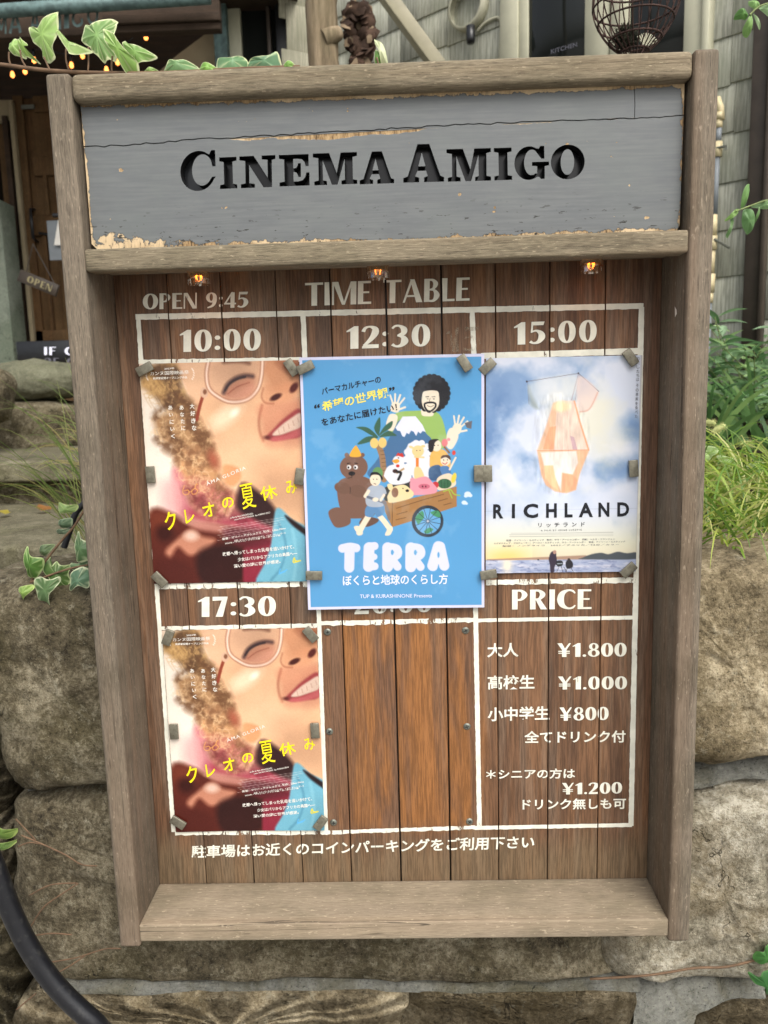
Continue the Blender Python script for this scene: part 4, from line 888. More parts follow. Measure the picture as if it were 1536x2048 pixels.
# -- laminated poster: cartoon crowd in a cart on blue
F4 = [(597, 715), (966, 707.5), (970.5, 1214), (618.5, 1219)]
t4, w4, h4 = place_sheet('laminated_poster', 'blue laminated cartoon poster titled TERRA, biggest sheet in the middle of the board', F4, D - .0065)
cv = Canvas(w4, h4, 300, 420, [(28, 60), (1455, 28), (1468, 1978), (112, 2004)], (96, 166, 214))
Xb, Yb = cv.gx, cv.gy; bd = np.minimum(w4 / 2 - np.abs(Xb), h4 / 2 - np.abs(Yb)); cv.blend((bd < .0031) * 1.0, (228, 226, 246))
bl_ = (96, 166, 214)
def hand(cx, cy, rot, s=1, col=(246, 230, 204)):
    r = math.radians(rot)
    f = lambda x, y: (cx + s * (x * math.cos(r) - y * math.sin(r)), cy + s * (x * math.sin(r) + y * math.cos(r)))
    cv.poly([f(-30, 40), f(-34, -10), f(-20, -30), f(20, -30), f(34, 0), f(26, 44)], col, 5)
    for a, b, L, ww in ((-28, -24, 52, 13), (-10, -30, 62, 14), (10, -30, 62, 14), (28, -22, 52, 13)): cv.line([f(a, b), f(a * 2.0, b - L)], ww * s, col, 4)
    cv.line([f(30, 20), f(74, -6)], 15 * s, col, 4)
# man behind the mountain
cv.poly([(730, 600), (745, 520), (800, 480), (900, 470), (1060, 470), (1130, 520), (1170, 660), (1180, 720), (1100, 760), (760, 640)], (160, 192, 104), 5)
cv.poly([(700, 600), (728, 500), (790, 510), (772, 600), (745, 625)], (246, 230, 204), 5); hand(775, 435, 10)
cv.poly([(1175, 640), (1210, 600), (1262, 660), (1215, 760), (1170, 740)], (246, 230, 204), 5); hand(1252, 600, 20)
cv.poly([(1308, 562), (1366, 545), (1360, 608), (1325, 600)], (112, 108, 112), 4, 1, False)
cv.poly([(985, 420), (1060, 420), (1068, 500), (1020, 512), (975, 498)], (246, 230, 204), 5)
for k in range(22):
    a = k * 2 * math.pi / 22; cv.ell(1052 + 122 * math.cos(a), 335 + 126 * math.sin(a), 26, 26, (40, 40, 44), 5)
cv.ell(1052, 335, 130, 132, (40, 40, 44), 5)
cv.poly([(980, 350), (1000, 318), (1090, 315), (1110, 350), (1106, 430), (1060, 478), (1010, 470), (980, 420)], (246, 230, 204), 4)
cv.line([(1000, 440), (1000, 415), (1040, 405), (1080, 412), (1082, 440), (1050, 470), (1020, 468), (1000, 440)], 14, (40, 40, 44), 4); cv.line([(1020, 430), (1045, 438), (1068, 428)], 4, (70, 50, 44), 3)
for x in (1022, 1070): cv.line([(x - 16, 362), (x + 10, 360)], 5, (40, 40, 44), 3); cv.ell(x, 378, 7, 3, (40, 40, 44), 3)
cv.line([(1044, 370), (1034, 396), (1050, 398)], 3, (90, 70, 60), 3)
# snowy mountain
cv.poly([(560, 960), (640, 840), (760, 620), (810, 540), (930, 530), (1010, 640), (1060, 720), (1040, 980), (700, 1010)], (78, 118, 158), 6)
cv.poly([(775, 600), (830, 515), (930, 512), (985, 580), (1008, 632), (985, 625), (968, 645), (950, 630), (935, 664), (915, 630), (895, 622), (880, 650), (862, 640), (845, 672), (828, 665), (812, 626), (790, 622)], (236, 236, 246), 4, 1, False)
# palm
cv.line([(645, 740), (675, 830), (690, 1000)], 46, (166, 128, 92), 5)
for k in range(7): cv.line([(660 + k * 4, 780 + k * 30), (690 + k * 4, 776 + k * 30)], 4, (110, 80, 60), 3)
for q in ([(640, 670), (560, 600), (470, 598), (520, 620), (590, 660)], [(640, 670), (550, 672), (480, 730), (560, 716), (620, 690)], [(640, 660), (610, 600), (650, 520), (660, 570), (650, 650)], [(645, 665), (690, 590), (752, 548), (740, 600), (680, 640)], [(650, 670), (720, 625), (786, 660), (740, 665), (680, 672)]):
    cv.poly(q, (66, 104, 82), 4)
cv.ell(612, 720, 32, 40, (244, 206, 122), 5); cv.ell(676, 716, 32, 40, (244, 206, 122), 5)
cv.ell(640, 950, 40, 46, (110, 156, 96), 6); cv.poly([(690, 1120), (700, 1060), (820, 1020), (900, 1000), (920, 1100), (720, 1170)], (58, 58, 54), 5)
# bear
br_ = (128, 94, 78)
cv.poly([(330, 1040), (400, 985), (540, 980), (640, 1060), (640, 1200), (600, 1290), (500, 1300), (400, 1290), (345, 1200)], br_, 5)
cv.poly([(262, 1250), (340, 1215), (420, 1270), (430, 1340), (350, 1372), (300, 1350)], br_, 5); cv.poly([(540, 1290), (640, 1300), (640, 1330), (560, 1365), (500, 1340)], (110, 80, 66), 5)
cv.ell(455, 905, 108, 96, br_, 5); cv.ell(400, 812, 17, 17, br_, 4); cv.ell(522, 812, 17, 17, br_, 4); cv.poly([(420, 815), (462, 744), (482, 750), (512, 815), (465, 828)], (246, 180, 64), 4)
cv.ell(372, 1066, 66, 44, (120, 88, 72), 5, 1, 15); cv.ell(490, 1090, 66, 48, (120, 88, 72), 5, 1, 10); cv.line([(430, 1060), (428, 1110)], 4, (60, 44, 40), 3)
for x in (418, 470): cv.ell(x, 906, 17, 17, (240, 236, 230), 4); cv.ell(x - 4, 908, 8, 9, (30, 30, 30), 3)
cv.ell(440, 955, 26, 17, (34, 30, 32), 4); cv.line([(440, 970), (440, 985), (410, 990)], 4, (40, 32, 30), 3); cv.line([(405, 878), (425, 874)], 7, (50, 38, 34), 3); cv.line([(462, 874), (484, 878)], 7, (50, 38, 34), 3)
# cart, wheel
cv.poly([(690, 1160), (760, 1180), (1000, 1120), (1250, 1050), (1252, 1205), (1000, 1290), (756, 1366), (700, 1250)], (176, 128, 78), 4, 1, False)
cv.line([(756, 1180), (754, 1364)], 4, (96, 66, 42), 3, 1, False)
for a, b in (((785, 1222), (1010, 1150)), ((1010, 1150), (1150, 1112)), ((790, 1268), (870, 1246)), ((785, 1310), (860, 1292)), ((1110, 1165), (1180, 1145)), ((1150, 1195), (1210, 1178))): cv.line([a, b], 5, (110, 74, 46), 3)
cv.ell(1028, 1320, 122, 122, (52, 58, 66), 5, 1); cv.ell(1030, 1320, 98, 98, (112, 176, 222), 4)
cv.poly([(935, 1290), (985, 1240), (1000, 1290), (960, 1340), (945, 1330)], (78, 152, 104), 4); cv.poly([(1050, 1250), (1110, 1240), (1128, 1290), (1080, 1280)], (78, 152, 104), 4); cv.poly([(1000, 1400), (1040, 1370), (1072, 1385), (1030, 1415)], (78, 152, 104), 4)
for k in range(12):
    a = k * math.pi / 6 + .2; cv.line([(1030, 1320), (1030 + 100 * math.cos(a), 1320 + 100 * math.sin(a))], 4, (52, 58, 66), 3)
cv.ell(1030, 1320, 9, 9, (200, 200, 206), 3)
# riders
wh = (240, 238, 240)
cv.poly([(690, 960), (720, 900), (790, 880), (850, 880), (900, 960), (880, 1020), (760, 1040), (700, 990)], wh, 5); cv.ell(802, 856, 46, 42, wh, 4); cv.poly([(782, 820), (795, 794), (812, 800), (830, 796), (840, 828), (800, 818)], (214, 62, 52), 4)
cv.poly([(750, 856), (790, 842), (808, 860), (780, 876)], (240, 170, 60), 4); cv.ell(795, 895, 14, 12, (214, 62, 52), 3); cv.ell(800, 833, 5, 5, (30, 30, 30), 3)
cv.line([(790, 950), (880, 890)], 14, (196, 160, 110), 4); cv.ell(890, 884, 20, 18, (60, 46, 40), 4); cv.ell(775, 935, 20, 16, (70, 46, 40), 4); cv.line([(800, 1000), (820, 950), (790, 940)], 20, (44, 42, 42), 4)
cv.poly([(850, 800), (890, 720), (950, 700), (1010, 740), (1050, 860), (1060, 960), (1000, 990), (900, 960)], wh, 6)
for k in range(14):
    a = k * .45; cv.ell(955 + 100 * math.cos(a), 845 + 130 * math.sin(a), 24, 24, wh, 5)
cv.ell(950, 780, 46, 44, (248, 214, 150), 4); cv.ell(898, 750, 20, 10, (248, 214, 150), 3, 1, 20); cv.ell(990, 742, 16, 10, (248, 214, 150), 3); cv.ell(940, 776, 4, 4, (40, 36, 36), 3); cv.ell(966, 774, 4, 4, (40, 36, 36), 3)
cv.line([(945, 830), (945, 900)], 22, (236, 132, 52), 4); cv.line([(925, 825), (995, 828)], 13, (248, 214, 150), 4); cv.poly([(925, 910), (970, 910), (1000, 990), (930, 1000)], (248, 214, 150), 4)
cv.poly([(1040, 860), (1060, 780), (1150, 770), (1200, 850), (1180, 920), (1060, 920)], (244, 186, 92), 5); cv.ell(1092, 738, 38, 44, (246, 228, 200), 4); cv.poly([(1035, 780), (1030, 710), (1060, 688), (1110, 690), (1080, 715), (1065, 780)], (46, 42, 44), 4)
cv.poly([(1040, 910), (1120, 890), (1130, 990), (1045, 1000)], (66, 96, 132), 5); cv.ell(1155, 715, 24, 30, (236, 120, 120), 5); cv.ell(1185, 690, 14, 12, (240, 150, 150), 4); cv.line([(1155, 750), (1190, 790)], 16, (140, 96, 60), 4)
cv.poly([(1120, 905), (1180, 895), (1205, 950), (1150, 975)], (88, 132, 180), 4); cv.ell(1162, 850, 38, 42, (246, 228, 200), 4); cv.poly([(1126, 838), (1140, 812), (1190, 812), (1202, 848), (1165, 826)], (88, 62, 50), 4); cv.line([(1195, 920), (1240, 830)], 14, (246, 228, 200), 4); cv.ell(1226, 792, 14, 18, (222, 70, 56), 4)
cv.line([(1140, 870), (1160, 880), (1176, 866)], 6, (200, 60, 60), 3)
for x, y in ((1078, 736), (1104, 734), (1148, 848), (1178, 846)): cv.ell(x, y, 4, 4, (40, 36, 36), 3)
cv.poly([(1100, 990), (1190, 950), (1240, 1000), (1230, 1050), (1110, 1080)], (246, 222, 190), 4); cv.ell(1156, 1030, 54, 38, (62, 108, 74), 4)
for x in (1130, 1156, 1182): cv.line([(x, 1000), (x + 1, 1062)], 4, (44, 82, 56), 3)
cv.ell(1228, 985, 18, 40, (246, 214, 80), 4, 1, 15); cv.ell(1086, 1040, 26, 26, (208, 62, 66), 4); cv.line([(1150, 1090), (1200, 1075), (1230, 1110), (1275, 1120)], 9, (170, 200, 76), 4); cv.line([(1190, 1080), (1215, 1140)], 8, (170, 200, 76), 4)
pk = (240, 160, 172)
cv.poly([(890, 1060), (900, 1010), (1010, 975), (1070, 1030), (1100, 1070), (1080, 1105), (950, 1120), (890, 1110)], pk, 5); cv.poly([(890, 1000), (915, 985), (935, 1020), (905, 1040)], pk, 4); cv.ell(1000, 1052, 44, 20, (214, 110, 130), 4); cv.ell(988, 1052, 6, 7, (90, 40, 50), 3); cv.ell(1012, 1052, 6, 7, (90, 40, 50), 3)
dg_ = (250, 224, 168)
cv.poly([(720, 1120), (760, 1060), (840, 1040), (890, 1070), (920, 1110), (880, 1150), (740, 1180), (718, 1150)], dg_, 5); cv.poly([(715, 1040), (750, 1035), (760, 1080), (730, 1080)], dg_, 4); cv.ell(775, 1100, 26, 38, (148, 108, 84), 4); cv.ell(870, 1086, 14, 11, (40, 36, 36), 3); cv.ell(836, 1068, 5, 5, (40, 36, 36), 3); cv.line([(800, 1150), (900, 1120)], 34, dg_, 4)
# the one who pulls
sk2 = (250, 230, 200)
cv.line([(580, 1270), (530, 1350), (500, 1410)], 44, sk2, 5); cv.poly([(460, 1365), (500, 1360), (530, 1410), (510, 1430), (480, 1405)], sk2, 4); cv.line([(650, 1270), (700, 1330), (740, 1385)], 40, sk2, 5); cv.poly([(700, 1420), (735, 1360), (760, 1370), (745, 1420), (715, 1432)], sk2, 4)
cv.poly([(565, 1200), (680, 1200), (690, 1260), (640, 1290), (620, 1260), (600, 1290), (545, 1275)], (100, 144, 184), 4); cv.poly([(555, 1090), (600, 1045), (680, 1050), (710, 1105), (680, 1130), (682, 1205), (560, 1200)], (178, 186, 196), 4)
cv.ell(622, 1000, 42, 50, sk2, 4); cv.poly([(582, 985), (590, 948), (640, 945), (680, 985), (672, 1005), (650, 968), (600, 965)], (44, 42, 46), 4); cv.line([(545, 1130), (570, 1090)], 26, sk2, 4); cv.line([(565, 1135), (640, 1160), (700, 1180)], 20, (108, 116, 130), 4); cv.line([(690, 1170), (720, 1240), (730, 1300)], 26, (128, 116, 112), 6, .7)
cv.ell(625, 1155, 24, 16, sk2, 4); cv.line([(690, 1120), (665, 1160)], 20, sk2, 4)
for x in (608, 634): cv.ell(x, 998, 4, 4, (40, 36, 36), 3)
cv.line([(612, 1032), (626, 1036)], 5, (60, 44, 40), 3)
for x, y, r in ((1335, 1110, 26), (1320, 1125, 14), (1355, 1120, 16), (1308, 1175, 20), (1325, 1182, 12)): cv.ell(x, y, r, r * .8, (228, 240, 250), 5)
# title in balloon letters
tc = (230, 230, 246)
def bal(P, wd): cv.line(P, wd, tc, 5)
bal([(372, 1532), (430, 1520), (478, 1528)], 66); bal([(428, 1540), (426, 1680)], 78)
bal([(578, 1525), (575, 1670)], 84); bal([(580, 1516), (620, 1512)], 62); bal([(580, 1597), (618, 1595)], 50); bal([(585, 1672), (622, 1668)], 60)
for o in (0, 178):
    bal([(722 + o, 1525), (722 + o, 1670)], 84); bal([(725 + o, 1518), (790 + o, 1530), (800 + o, 1575), (750 + o, 1605)], 62); bal([(750 + o, 1605), (798 + o, 1670)], 62); cv.ell(757 + o, 1560, 11, 20, bl_, 4)
bal([(1112, 1515), (1070, 1660)], 84); bal([(1125, 1515), (1158, 1660)], 78); bal([(1080, 1625), (1150, 1625)], 40); cv.ell(1113, 1578, 9, 22, bl_, 4); cv.poly([(1100, 1702), (1113, 1650), (1126, 1702)], bl_, 4, 1, False)
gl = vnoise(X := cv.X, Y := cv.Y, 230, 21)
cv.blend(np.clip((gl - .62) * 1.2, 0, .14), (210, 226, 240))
pr = Print(cv)
pr.text('パーマカルチャーの', (207, 352), (664, 254), (197, 298), 'ink_black', .018); pr.text('希望の世界観', (212, 482), (722, 366), (200, 402), 'ink_soft', .02); pr.text('をあなたに届けたい！', (208, 592), (790, 470), (198, 535), 'ink_black', .02)
pr.text('“', (146, 456), (190, 447), (144, 424), 'ink_black', .03); pr.text('”', (724, 322), (768, 312), (722, 292), 'ink_black', .03)
pr.text('ぼくらと地球のくらし方', (378, 1820), (1187, 1802), (375, 1738), 'ink_lilac', .022); pr.text('TUP & KURASHINONE Presents', (510, 1914), (1065, 1904), (509, 1886), 'ink_lilac', .008)
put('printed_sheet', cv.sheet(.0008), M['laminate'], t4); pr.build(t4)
def film():
    mb = MB(); a, b = w4 / 2 + .0045, h4 / 2 + .0045; v = [(-a, -.0024, -b), (a, -.0024, -b), (a, -.0024, b), (-a, -.0024, b)]
    mb.add(v, [(0, 1, 2, 3)]); return mb.mesh()
M['film'] = glass('laminating_film', (.97, .98, 1, 1), .99)
put('laminating_film', film(), M['film'], t4)

# ------------------------------------------------------------------ magnet bars
mgm = boxm((.0198, .0034, .0108), .0007, 2); mgm.materials.append(M['magnet'])
def magnet(px, py, ang, lab, y=D - .0058):
    p = at(px, py, y - .0012); o = put('magnet_bar', mgm, None, None, p, (0, math.radians(ang), 0)); tag(o, lab, 'magnet', 'small metal bars holding the posters'); return o
for a in [(289, 738, -25, 'metal bar magnet on the top left corner of the upper flyer under 10:00'), (583, 735, 58, 'slanting metal bar magnet on the top right corner of the upper flyer under 10:00'),
          (301, 949, 88, 'upright metal bar magnet on the left edge of the upper flyer under 10:00'), (319, 1159, 48, 'metal bar magnet on the bottom left corner of the upper flyer under 10:00'),
          (336, 1275, -66, 'steep metal bar magnet on the top left corner of the lower flyer under 17:30'), (621, 1269, 52, 'metal bar magnet on the top right corner of the lower flyer under 17:30'),
          (348, 1463, 89, 'upright metal bar magnet on the left edge of the lower flyer under 17:30'), (630, 1461, 88, 'upright metal bar magnet on the right edge of the lower flyer under 17:30'),
          (356, 1645, 35, 'metal bar magnet on the bottom left corner of the lower flyer under 17:30'), (641, 1646, -52, 'metal bar magnet on the bottom right corner of the lower flyer under 17:30'),
          (1261, 715, 54, 'metal bar magnet on the top right corner of the cloudy sky poster'), (1267, 937, 86, 'upright metal bar magnet on the right edge of the cloudy sky poster'),
          (1257, 1140, -42, 'metal bar magnet on the bottom right corner of the cloudy sky poster'), (975, 733, -42, 'metal bar magnet on the top left corner of the cloudy sky poster'),
          (599, 953, 100, 'metal bar magnet half under the left edge of the blue poster')]: magnet(*a)
for a in [(611, 735, -24, 'metal bar magnet on the top left corner of the blue poster'), (929, 726, 58, 'metal bar magnet on the top right corner of the blue poster'),
          (628, 1151, 2, 'level metal bar magnet low on the left edge of the blue poster'), (957, 947, 89, 'left one of two upright metal bars side by side at the blue poster right edge'),
          (975, 947, 89, 'right one of two upright metal bars side by side at the blue poster right edge'), (977, 1149, -9, 'metal bar magnet low on the right edge of the blue poster')]: magnet(*a, y=D - .0112)
# ------------------------------------------------------------------ ground and masonry
def fb(p, s, o=4): return noise.fractal(Vector(p) * s, 1.0, 2.0, o, noise_basis='PERLIN_ORIGINAL')
tag(place('street_ground', MB().add([(-450, -450, 0), (450, -450, 0), (450, 450, 0), (-450, 450, 0)], [(0, 1, 2, 3)]).mesh(), M['asphalt']), kind='structure')
def stone(px, y, bulge, mat, parent, name='stone', seed=0, k=5, rough=1.0, N=96, NR=20, label=None):
    P = [at(a, b, y) for a, b in px]; C_ = sum(P, Vector()) / len(P)
    S_ = spline([(p.x, p.z) for p in P], 8, True); L = len(S_); S_ = [S_[int(i * L / N)] for i in range(N)]
    vs, fs = [], []
    rings = [(1.0, .14)] + [(1 - .002 * 0, .03)] + [((1 - (i / NR) ** 1.4), 0) for i in range(NR)]
    for ri, (s, back) in enumerate(rings):
        for j in range(N):
            x = C_.x + (S_[j][0] - C_.x) * s; z = C_.z + (S_[j][1] - C_.z) * s; yy = y + back - (bulge * (1 - s ** k) if not back else 0)
            q = (x + seed * 3.1, seed, z); d = fb(q, 5, 3) * .016 * rough + fb(q, 26, 5) * .007 * rough + fb(q, 110, 3) * .0035 * rough
            e = 1 + fb((S_[j][0] * 2 + seed, 1, S_[j][1] * 2), 9, 3) * .035 * s * s
            if back: vs.append((C_.x + (x - C_.x) * e, yy, C_.z + (z - C_.z) * e))
            else: vs.append((C_.x + (x - C_.x) * e, yy - d * min(1, (1 - s) * 5 + .25), C_.z + (z - C_.z) * e))
    vs.append((C_.x, y - bulge, C_.z)); m = len(rings)
    for i in range(m - 1): fs += [(i * N + j, i * N + (j + 1) % N, (i + 1) * N + (j + 1) % N, (i + 1) * N + j) for j in range(N)]
    fs += [((m - 1) * N + j, (m - 1) * N + (j + 1) % N, m * N) for j in range(N)]
    return place(name, mesh(vs, fs, True), M[mat], parent, label)
wall = thing('stone_wall', 'low wall of big mossy and tan sandstone blocks behind the notice board', 'stone wall', (0, .25, .2))
YW = .155
stone([(-90, 1190), (40, 1150), (110, 1145), (200, 1160), (330, 1180), (430, 1300), (420, 1480), (350, 1555), (200, 1562), (100, 1578), (50, 1560), (12, 1500), (-5, 1400), (-60, 1330)], YW, .055, 'stone_moss', wall, seed=1, k=7)
stone([(32, 1625), (60, 1588), (200, 1570), (430, 1575), (700, 1700), (1180, 1800), (1210, 1900), (1190, 1938), (700, 1945), (300, 1945), (110, 1942), (50, 1880), (30, 1760)], YW - .012, .038, 'stone_moss', wall, seed=2, k=14)
stone([(1230, 1130), (1300, 1112), (1400, 1106), (1480, 1100), (1640, 1112), (1700, 1300), (1660, 1490), (1540, 1496), (1470, 1508), (1380, 1512), (1260, 1490), (1200, 1300)], YW, .06, 'stone_tan', wall, seed=3, k=13, rough=1.0)
stone([(1240, 1580), (1380, 1572), (1450, 1556), (1560, 1545), (1680, 1600), (1700, 1800), (1600, 1890), (1480, 1925), (1380, 1935), (1250, 1928), (1190, 1900), (1180, 1700)], YW, .05, 'stone_grey', wall, seed=4, k=14, rough=1.1)
stone([(60, 1986), (200, 1978), (500, 1970), (800, 1972), (812, 2050), (810, 2150), (60, 2150)], YW - .022, .022, 'stone_tan', wall, seed=5, k=16, rough=.7)
stone([(812, 1972), (1000, 1970), (1250, 1968), (1262, 2040), (1250, 2150), (830, 2150)], YW - .022, .022, 'stone_tan', wall, seed=6, k=16, rough=.7)
stone([(1400, 2010), (1480, 1990), (1620, 1985), (1640, 2150), (1390, 2150), (1380, 2050)], YW - .018, .02, 'stone_tan', wall, seed=8, k=14, rough=.7)
stone([(-120, 1700), (-40, 1660), (20, 1690), (45, 1800), (75, 1950), (60, 2150), (-120, 2150)], YW + .07, .04, 'stone_moss', wall, seed=9)
stone([(-120, 1440), (-60, 1380), (0, 1420), (20, 1520), (24, 1600), (-20, 1640), (-120, 1640)], YW + .12, .04, 'stone_moss', wall, seed=10)
def mortar(top, bot, y, seed, nv=8):
    n = 60; T, B_ = spline(top, 6), spline(bot, 6); T = [T[int(i * (len(T) - 1) / n)] for i in range(n + 1)]; B_ = [B_[int(i * (len(B_) - 1) / n)] for i in range(n + 1)]
    vs, fs = [], []
    for i in range(n + 1):
        for j in range(nv + 1):
            s = j / nv; q = T[i] * (1 - s) + B_[i] * s; p = at(q[0], q[1], y); e = (2 * s - 1)
            vs.append((p.x + fb((p.x * 3, seed, p.z * 3), 8) * .004, y - .014 * (1 - e ** 4) + (.04 if abs(e) == 1 else 0) - fb((p.x, seed, p.z), 14, 4) * .008 - fb((p.x, seed, p.z), 60, 3) * .003, p.z + fb((p.x, seed + 3, 0), 16, 3) * .012 * e))
    for i in range(n):
        for j in range(nv): a = i * (nv + 1) + j; fs.append((a, a + 1, a + nv + 2, a + nv + 1))
    return place('mortar_joint', mesh(vs, fs, True), M['mortar'], wall)
mortar([(110, 1940), (400, 1944), (900, 1944), (1275, 1936)], [(130, 1988), (400, 1982), (900, 1978), (1275, 1976)], YW - .022, 11)
mortar([(1230, 1505), (1400, 1508), (1500, 1500), (1640, 1486)], [(1230, 1580), (1400, 1576), (1500, 1556), (1640, 1540)], YW - .012, 12)
mortar([(1260, 1936), (1350, 1942), (1440, 1938), (1525, 1934)], [(1262, 2120), (1340, 2090), (1420, 2020), (1515, 1992)], YW - .014, 13, 16)
mortar([(60, 1572), (120, 1574), (200, 1560), (420, 1555)], [(60, 1600), (120, 1604), (200, 1590), (420, 1590)], YW + .002, 14)
p0, p1 = at(30, 1200, .3), at(1800, 1200, .3)
place('wall_core', MB().box(((p0.x + 1.6) / 2 + .02, .42, .58), (1.6 - p0.x, .3, 1.12)).mesh(), M['soil'], wall)

# planted bed on top of the wall, right side
def terrain(name, x0, x1, y0, y1, zf, mat, n=28):
    vs = []; fs = []
    for i in range(n + 1):
        for j in range(n + 1):
            x, y = x0 + (x1 - x0) * i / n, y0 + (y1 - y0) * j / n; vs.append((x, y, zf(x, y) + fb((x, y, 0), 6, 4) * .025))
    for i in range(n):
        for j in range(n): a = i * (n + 1) + j; fs.append((a, a + n + 1, a + n + 2, a + 1))
    return tag(place(name, mesh(vs, fs, True), M[mat]), kind='structure')
zb = at(1480, 1108, .2).z
terrain('planting_bed', .30, 3.2, .2, 2.6, lambda x, y: zb - .02 + max(0, y - .3) * .10, 'soil')
terrain('path', -3.6, .30, .5, 1.2, lambda x, y: CAM.z - .62, 'soil', 12)
# stone steps up to the café door, left side
def block(c, d, mat, parent, name='step_stone', k=7, seed=0, cuts=22, amp=1.0, rz=0, cat=None, label=None):
    bm = bmesh.new(); bmesh.ops.create_cube(bm, size=2); bmesh.ops.subdivide_edges(bm, edges=bm.edges[:], cuts=cuts, use_grid_fill=True)
    R_ = Matrix.Rotation(rz, 3, 'Z')
    for v in bm.verts:
        p = v.co; f = (abs(p.x) ** k + abs(p.y) ** k + abs(p.z) ** k) ** (-1 / k); q = Vector((p.x * f * d[0] / 2, p.y * f * d[1] / 2, p.z * f * d[2] / 2))
        s = q + Vector((seed * 5, 0, 0)); nrm = q.normalized(); q = q + nrm * (fb(s, 6, 4) * .022 + fb(s, 26, 4) * .009) * amp
        v.co = R_ @ q
    me = bpy.data.meshes.new('b'); bm.to_mesh(me); bm.free(); me.polygons.foreach_set('use_smooth', [True] * len(me.polygons))
    o = put(name, me, M[mat], parent, Vector(c) - (parent.location if parent else Vector((0, 0, 0))), None, label); return o
cz = CAM.z
steps = thing('stone_steps', 'rough stone steps climbing to the cafe door at the left edge', 'steps', (-1.0, 1.3, cz - .7))
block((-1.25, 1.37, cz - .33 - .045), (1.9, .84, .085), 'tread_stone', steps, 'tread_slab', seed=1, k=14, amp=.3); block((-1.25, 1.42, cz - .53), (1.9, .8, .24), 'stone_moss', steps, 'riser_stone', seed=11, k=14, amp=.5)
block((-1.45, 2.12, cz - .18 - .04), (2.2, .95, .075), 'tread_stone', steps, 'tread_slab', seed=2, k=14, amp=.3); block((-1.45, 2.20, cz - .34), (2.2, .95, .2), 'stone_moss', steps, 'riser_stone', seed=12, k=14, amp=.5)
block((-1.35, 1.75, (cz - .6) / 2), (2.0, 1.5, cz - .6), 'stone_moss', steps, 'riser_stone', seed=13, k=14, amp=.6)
o = block((at(70, 850, 2.45).x - .35, 2.55, cz - .11), (1.2, .5, .24), 'stone_moss', None, 'mossy_stone', k=4, seed=3); tag(o, 'long mossy rounded stone lying on the steps, under the grey boulder', 'stone')
o = block((at(30, 775, 2.4).x, 2.5, cz + .085), (.50, .34, .17), 'boulder', None, 'boulder', k=2.6, seed=4); tag(o, 'grey green cracked boulder on the mossy stone at the left edge', 'boulder')
o = block((at(-20, 812, 2.1).x, 2.1, cz + .02), (.17, .2, .22), 'stone_moss', None, 'boulder', k=2.4, seed=6, cuts=14); tag(o, 'small round brown boulder cut by the left edge, before the grey boulder', 'boulder')

# ------------------------------------------------------------------ ribbed black hose and a cable
def hose(pts, r, name, lab, cat, mat='black_plastic', n=16):
    me = MB().tube(spline(pts, 8), r, n).mesh(True); return tag(place(name, me, M[mat]), lab, cat)
def hosemat():
    t = NT('dirty_black_hose'); n = t.noise(t.coord('Object'), 60, 6, .7); n2 = t.noise(t.coord('Object'), 300, 3)
    c = t.mix(t.step(n, .52, .74), S(22, 23, 27), S(54, 54, 52)); c = t.mix(t.step(n2, .76, .82), c, S(110, 106, 90)); return t.fin(c, .36, bump=n2, bs=.1, spec=.5)
M['hose'] = hosemat()
yh = .03
HP = [Vector((-1.9, .3, .05)), Vector((-1.3, .15, .55)), Vector((-.84, .05, .93)), at(-150, 1560, yh)] + [at(a, b, yh) for a, b in ((-56, 1640), (-12, 1730), (18, 1812), (55, 1889), (108, 1967), (183, 2040), (300, 2130))] + [Vector((.1, -.05, .35)), Vector((.6, -.15, .03)), Vector((1.5, -.2, .02))]
hose(HP, .0124, 'garden_hose', 'thick dirty black hose curving past the bottom left corner', 'hose', 'hose', 20)
hose([at(a, b, .6) for a, b in ((200, 985), (165, 1010), (150, 1030), (140, 1060), (128, 1095))], .006, 'black_cable', 'black cable looping among the ivy behind the left post', 'cable')

